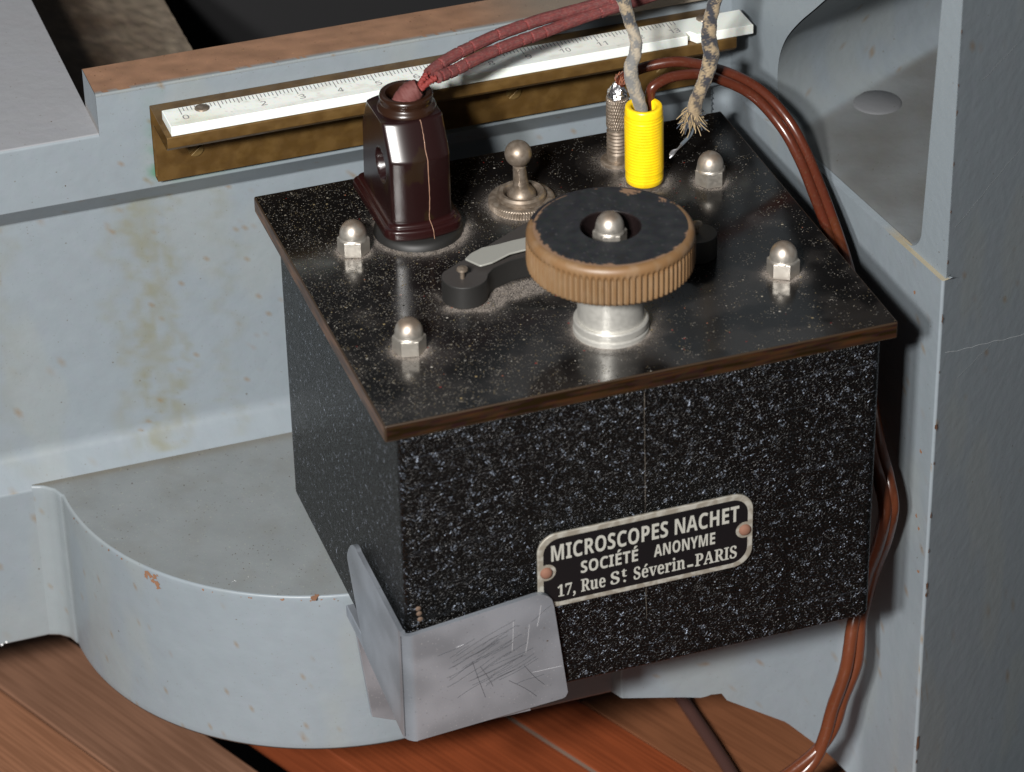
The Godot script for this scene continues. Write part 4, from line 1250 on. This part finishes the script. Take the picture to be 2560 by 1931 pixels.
	# cloth covered leads
	var braid := func(off: float) -> Array:
		var rad := func(t: float, a: float, l: float) -> float:
			var w := 0.5 + 0.5 * sin(a * 3 + l * 17 + off)
			return 0.155 * (1 + 0.1 * sin(l * 2.3 + off)) + 0.014 * w + 0.012 * n_fine.get_noise_2d(l * 26 + off, a * 6)
		var col := func(t: float, a: float, l: float) -> Color:
			var w := sin(a * 2 + l * 11.0 + off) * 0.35 + 1.0 * n_mid.get_noise_2d(l * 4 + off * 3, cos(a) * 1.3) + 0.6 * n_fine.get_noise_2d(l * 14 + a * 2.0, a * 3.0 + off)
			var k := smoothstep(-0.3, 0.3, w)
			var c := Color(0.018, 0.023, 0.035).lerp(Color(0.28, 0.215, 0.135), k)
			return c * (0.75 + 0.6 * absf(n_fine.get_noise_2d(l * 30, a * 9 + off)))
		return [rad, col]
	var cl := thing("cloth_cable", V(3.08, 1.8, -2.7), "pale worn cloth-braided lead entering the yellow sleeve", "cable", "cloth-braided leads above the box")
	mb = MB.new()
	var br: Array = braid.call(0.0)
	var pale: Callable = br[1]
	mb.tube(curve([V(2.45, 6.2, -3.3), V(2.52, 5.52, -3.2), V(2.69, 5.04, -3.1), V(2.83, 4.43, -3.0), V(2.93, 4.01, -2.9), V(2.9, 3.66, -2.85), V(2.77, 3.32, -2.8), V(2.79, 2.96, -2.75), V(2.9, 2.56, -2.72), V(3.0, 2.19, -2.7), V(3.05, 1.79, -2.7)], 0.03), 30, br[0], func(t, a, l): return pale.call(t, a, l).lerp(Color(0.36, 0.35, 0.32), 0.38 if t > 0.45 else 0.1))
	part("braid", mb, M.cloth, cl)
	var cr2 := thing("cloth_cable", V(4.3, 1.2, -2.6), "dark cloth-braided lead hanging loose with frayed end and bare wire", "cable", "cloth-braided leads above the box")
	mb = MB.new()
	br = braid.call(2.1)
	var rad2: Callable = br[0]
	mb.tube(curve([V(5.2, 5.9, -2.95), V(5.11, 5.2, -2.9), V(5.01, 4.74, -2.85), V(4.86, 4.22, -2.8), V(4.82, 3.73, -2.75), V(4.87, 3.37, -2.7), V(4.77, 2.95, -2.65), V(4.6, 2.56, -2.6), V(4.45, 2.2, -2.6), V(4.37, 1.82, -2.6), V(4.33, 1.6, -2.6)], 0.03), 30, func(t, a, l): return rad2.call(t, a, l) * (1.12 + 0.25 * smoothstep(0.8, 1.0, t)), func(t, a, l): return br[1].call(t, a, l).lerp(Color(0.2, 0.14, 0.08), 0.05 + 0.3 * smoothstep(0.7, 1.0, t)))
	part("braid", mb, M.cloth, cr2)
	mb = MB.new()
	for i in 170:
		var a := rng.randf() * TAU
		var r0 := rng.randf_range(0.03, 0.2)
		var o := V(4.34 + r0 * cos(a), 1.72 + rng.randf_range(-0.1, 0.25), -2.6 + r0 * sin(a))
		var d := V(cos(a) * rng.randf_range(0.1, 1.0), rng.randf_range(-1.5, -0.1), sin(a) * rng.randf_range(0.1, 1.0)).normalized()
		var ln := rng.randf_range(0.12, 0.36)
		var bend := V(rng.randf_range(-1, 1), rng.randf_range(-1, 0.7), rng.randf_range(-1, 1)) * 0.45
		var pts := PackedVector3Array()
		for k in 6:
			var t := k / 5.0
			pts.append(o + d * ln * t + bend * ln * t * t)
		mb.tint = Color(0.3, 0.22, 0.12) * rng.randf_range(0.5, 1.3) if i % 3 else Color(0.05, 0.06, 0.08)
		mb.tube(pts, 5, func(t, q, l): return 0.017 * (1 - 0.4 * t))
	part("frayed_end", mb, M.cloth, cr2)
	mb = MB.new()
	mb.tint = Color(0.07, 0.085, 0.1)
	mb.tube(curve([V(4.33, 1.75, -2.6), V(4.33, 1.5, -2.55), V(4.28, 1.33, -2.5), V(4.16, 1.18, -2.5), V(3.98, 1.1, -2.42)], 0.03), 10, func(t, a, l): return 0.045)
	part("insulated_core", mb, M.cloth, cr2)
	mb = MB.new()
	for i in 5:
		var q := rng.randf_range(-0.03, 0.03)
		mb.tube(curve([V(3.99, 1.1 + q, -2.42), V(3.83, 1.03 + q * 1.2, -2.33 + q), V(3.7, 1.0 + q * 1.6, -2.28 - q), V(3.6, 0.94 + q * 2, -2.24)], 0.04), 6, func(t, a, l): return 0.022)
	part("bare_wire", mb, M.wire, cr2)
	# yellow ribbed sleeve
	var ys := thing("yellow_sleeve", V(3.1, 0.12, -2.7), "bright yellow ribbed plastic sleeve slipped over a terminal post", "cable sleeve")
	mb = MB.new()
	var pr := [Vector2(0.36, 0.1), Vector2(0.44, 0.1), Vector2(0.475, 0.14)]
	for i in 23:
		var y := 0.2 + i * 0.083
		for s in [[0.0, 0.0], [0.018, 0.008], [0.04, 0.011], [0.062, 0.008]]:
			pr.append(Vector2(0.478 + s[1] + (0.006 if i > 2 and i < 21 else -0.004), y + s[0]))
	pr += [Vector2(0.475, 2.12), Vector2(0.47, 2.2), Vector2(0.455, 2.245), Vector2(0.43, 2.26), Vector2(0.34, 2.25), Vector2(0.31, 2.22), Vector2(0.3, 1.4)]
	mb.lathe(V(3.1, 0, -2.7), pr, 56, Basis(Vector3(0, 0, 1), 0.012), 75)
	for i in mb.v.size():
		mb.c[i] = Color(1, 1, 1).lerp(Color(0.85, 0.7, 0.9), clampf(0.9 * n_mid.get_noise_3d(mb.v[i].x * 5, mb.v[i].y * 2, mb.v[i].z * 5), 0, 0.3))
	part("tube", mb, M.yellow, ys)
	# dark lead lying on the boards under the arch
	var dc := thing("dark_cable", V(5.3, -18.9, -3), "thin dark brown lead lying on the boards under the arch", "cable")
	mb = MB.new()
	mb.tint = Color(0.055, 0.03, 0.024)
	mb.tube(curve([V(5.0, -18.8, -9), V(5.17, -18.8, -5.6), V(5.22, -18.8, -4.1), V(5.26, -18.8, -2.4), V(5.25, -18.8, -0.9), V(5.1, -18.8, 2.0)], 0.15), 16, func(t, a, l): return 0.19)
	part("lead", mb, M.rubber_brown, dc)

# ------------------------------------------------------------------ bracket
func build_bracket() -> void:
	var b := thing("corner_bracket", Vector3(-5, -9.1, 4), "scratched bent aluminium bracket holding the box's lower front corner", "bracket")
	var path := resample(round_poly([Vector2(1.2, 0), Vector2(5.8, 0), Vector2(5.8, 3.8)], [0, 0.32, 0], 8, false), 0.05)   # (z, x + 6.22)
	var k := path.size() - 1
	var lens := PackedFloat32Array([0.0])
	for i in k: lens.append(lens[i] + path[i].distance_to(path[i + 1]))
	var total := lens[k]
	var corner := 4.45
	var top := func(l: float) -> float:
		var y := -5.83
		if l > corner: y = lerpf(-5.9, -5.5, (l - corner) / 3.2)
		if l < 0.9: y = -5.8 - 0.75 * pow(1 - l / 0.9, 2.2)
		var e := total - l
		if e < 0.5: y -= 0.5 - sqrt(maxf(0.25 - (0.5 - e) * (0.5 - e), 0.0))
		return y
	var bot := func(l: float) -> float:
		if l < 1.15: return lerpf(-6.7, -8.72, l / 1.15)
		if l < corner + 0.3: return lerpf(-8.72, -9.05, (l - 1.15) / (corner - 0.85))
		var y := lerpf(-9.05, -8.74, (l - corner) / (total - corner))
		var e := total - l
		if e < 0.15: y += 0.15 - sqrt(maxf(0.0225 - (0.15 - e) * (0.15 - e), 0.0))
		return y
	var rows := 26
	var place := func(i: int, v: float, inner: float) -> Vector3:
		var q := path[i]
		var d := (path[mini(i + 1, k)] - path[maxi(i - 1, 0)]).normalized()
		var nn := Vector2(d.y, -d.x)    # outward of (z, x)
		q += nn * -inner
		var l := lens[i]
		return Vector3(q.y - 6.22 + 0.32 * (1.0 - v) * clampf((l - corner) / 3.6, 0, 1), lerpf(bot.call(l), top.call(l), v), q.x)
	var mb := MB.new()
	# outward normal in (z, x): left of travel is -x
	var T := 0.12
	mb.sheet(k, rows, func(u, v): return place.call(int(round(u * k)), v, 0.0), false, false)
	mb.sheet(k, rows, func(u, v): return place.call(int(round(u * k)), v, T), true, false)
	for e in [0.0, 1.0]:
		mb.sheet(k, 2, func(u, v): return place.call(int(round(u * k)), e, T * v), e > 0.5, false)
	for e in [0, k]:
		mb.sheet(rows, 2, func(u, v): return place.call(e, u, T * v), e == 0, false)
	var plate := part("bent_plate", mb, M.alu, b)
	# fold seam and scratches
	mb = MB.new()
	mb.tube(PackedVector3Array([V(-6.19, -5.95, 5.62), V(-6.19, -7.4, 5.625), V(-6.19, -8.95, 5.62)]), 6, func(t, a, l): return 0.014)
	var zf := 5.8 + 0.0
	var strokes := [[-5.0, -6.9, -3.5, -6.3], [-4.9, -6.75, -3.4, -6.05], [-3.5, -6.3, -3.3, -6.25], [-5.1, -7.05, -3.6, -6.5], [-4.2, -7.0, -3.55, -6.75], [-4.4, -7.4, -3.5, -7.0], [-4.6, -7.6, -3.2, -7.15], [-3.9, -7.7, -2.9, -7.3], [-3.9, -7.62, -2.95, -7.2], [-3.85, -7.75, -2.85, -7.38], [-4.3, -7.2, -4.0, -7.9], [-3.6, -7.8, -2.9, -8.5], [-4.5, -7.0, -4.2, -8.2], [-3.2, -7.5, -2.7, -8.2], [-4.9, -8.0, -4.0, -7.6], [-3.0, -6.2, -2.5, -5.9], [-3.4, -8.0, -2.7, -7.85]]
	for i in 26:
		var c := V2(rng.randf_range(-4.9, -3.3), rng.randf_range(-7.7, -6.5))
		var d := Vector2.from_angle(rng.randf_range(0.2, 0.5)) * rng.randf_range(0.2, 0.7)
		strokes.append([c.x - d.x, c.y - d.y, c.x + d.x, c.y + d.y])
	for s in strokes:
		var pts := PackedVector3Array()
		for i in 12:
			var t := i / 11.0
			pts.append(V(lerpf(s[0], s[2], t), lerpf(s[1], s[3], t) + 0.03 * sin(t * 4 + s[0] * 9), 5.798))
		mb.tube(pts, 4, func(t, a, l): return 0.0085)
	part("scratches", mb, M.scratch, plate).set_meta("kind", "stuff")
	mb = MB.new()
	for s in [[-3.45, -6.1, -3.5, -7.0], [-3.05, -6.3, -3.15, -7.1], [-2.75, -5.8, -2.85, -6.4], [-3.0, -7.75, -2.25, -7.75], [-4.9, -6.5, -4.7, -6.45]]:
		mb.tube(PackedVector3Array([V(s[0], s[1], 5.798), V((s[0] + s[2]) / 2 + 0.01, (s[1] + s[3]) / 2, 5.799), V(s[2], s[3], 5.798)]), 4, func(t, a, l): return 0.006)
	part("pale_scratches", mb, M.scratch_pale, plate).set_meta("kind", "stuff")
	# tab behind, lying against the pad
	mb = MB.new()
	mb.prism(Vector3.ZERO, Vector3.RIGHT, Vector3.BACK, Vector3.UP, round_poly([V2(-5.98, -8.9), V2(-5.6, -12.38), V2(-4.6, -12.85), V2(-3.2, -12.6), V2(-3.2, -8.75), V2(-5.9, -8.75)], [0.15, 0.05, 0.6, 0.2, 0.05, 0.05], 5), 0.34, 0.47, 0.02)
	part("tab", mb, M.alu, b)
	mb = MB.new()
	mb.box(Vector3(-6.1, -9.08, 0.36), Vector3(-3.0, -8.72, 5.6), 0.03)
	part("foot_plate", mb, M.alu, b)

func V2(x: float, y: float) -> Vector2:
	return Vector2(x, y)

func _ready() -> void:
	# camera
	var cam := Camera3D.new()
	cam.name = "camera"
	add_child(cam)
	cam.position = Vector3(-23.524, 42.3205, 66.9368) * U
	cam.rotation_order = EULER_ORDER_YXZ
	cam.rotation = Vector3(-0.5756, -0.3187, -0.0225)
	cam.fov = 13.0188
	cam.near = 0.02
	cam.far = 20.0
	var lens := CameraAttributesPhysical.new()
	lens.frustum_focal_length = 12.0 / tan(deg_to_rad(13.0188 / 2))
	lens.frustum_focus_distance = 0.85
	lens.frustum_near = 0.02
	lens.frustum_far = 20.0
	lens.exposure_aperture = 20.0
	lens.exposure_multiplier = 1.0
	cam.attributes = lens
	cam.current = true
	var env := Environment.new()
	env.background_mode = Environment.BG_COLOR
	env.background_color = Color(0.05, 0.051, 0.053).linear_to_srgb()
	env.tonemap_mode = Environment.TONE_MAPPER_LINEAR
	env.tonemap_exposure = 1.0
	env.sdfgi_enabled = true
	env.ssao_enabled = true
	env.ssil_enabled = true
	var we := WorldEnvironment.new()
	we.name = "environment"
	we.environment = env
	add_child(we)
	# two photo lamps to the left of the camera
	for s in [[Vector3(-48, 60, 78), 1.32], [Vector3(-58, 54, 76), 1.32]]:
		var l := AreaLight3D.new()
		l.name = "photo_lamp"
		l.area_size = Vector2(0.06, 0.06)
		l.light_energy = s[1]
		l.light_color = Color(1.0, 0.99, 0.975)
		l.shadow_enabled = true
		add_child(l, true)
		l.look_at_from_position(s[0] * U, Vector3(0, -3, 0) * U)
	rng.seed = 4
	n_big = noise(1, 0.25, FastNoiseLite.TYPE_SIMPLEX_SMOOTH, 3)
	n_mid = noise(2, 0.6, FastNoiseLite.TYPE_SIMPLEX_SMOOTH, 3)
	n_fine = noise(3, 1.0, FastNoiseLite.TYPE_SIMPLEX_SMOOTH, 2)
	materials()
	build_table()
	build_frame()
	build_scale()
	build_box()
	build_bracket()
	build_plug()
	build_cables()
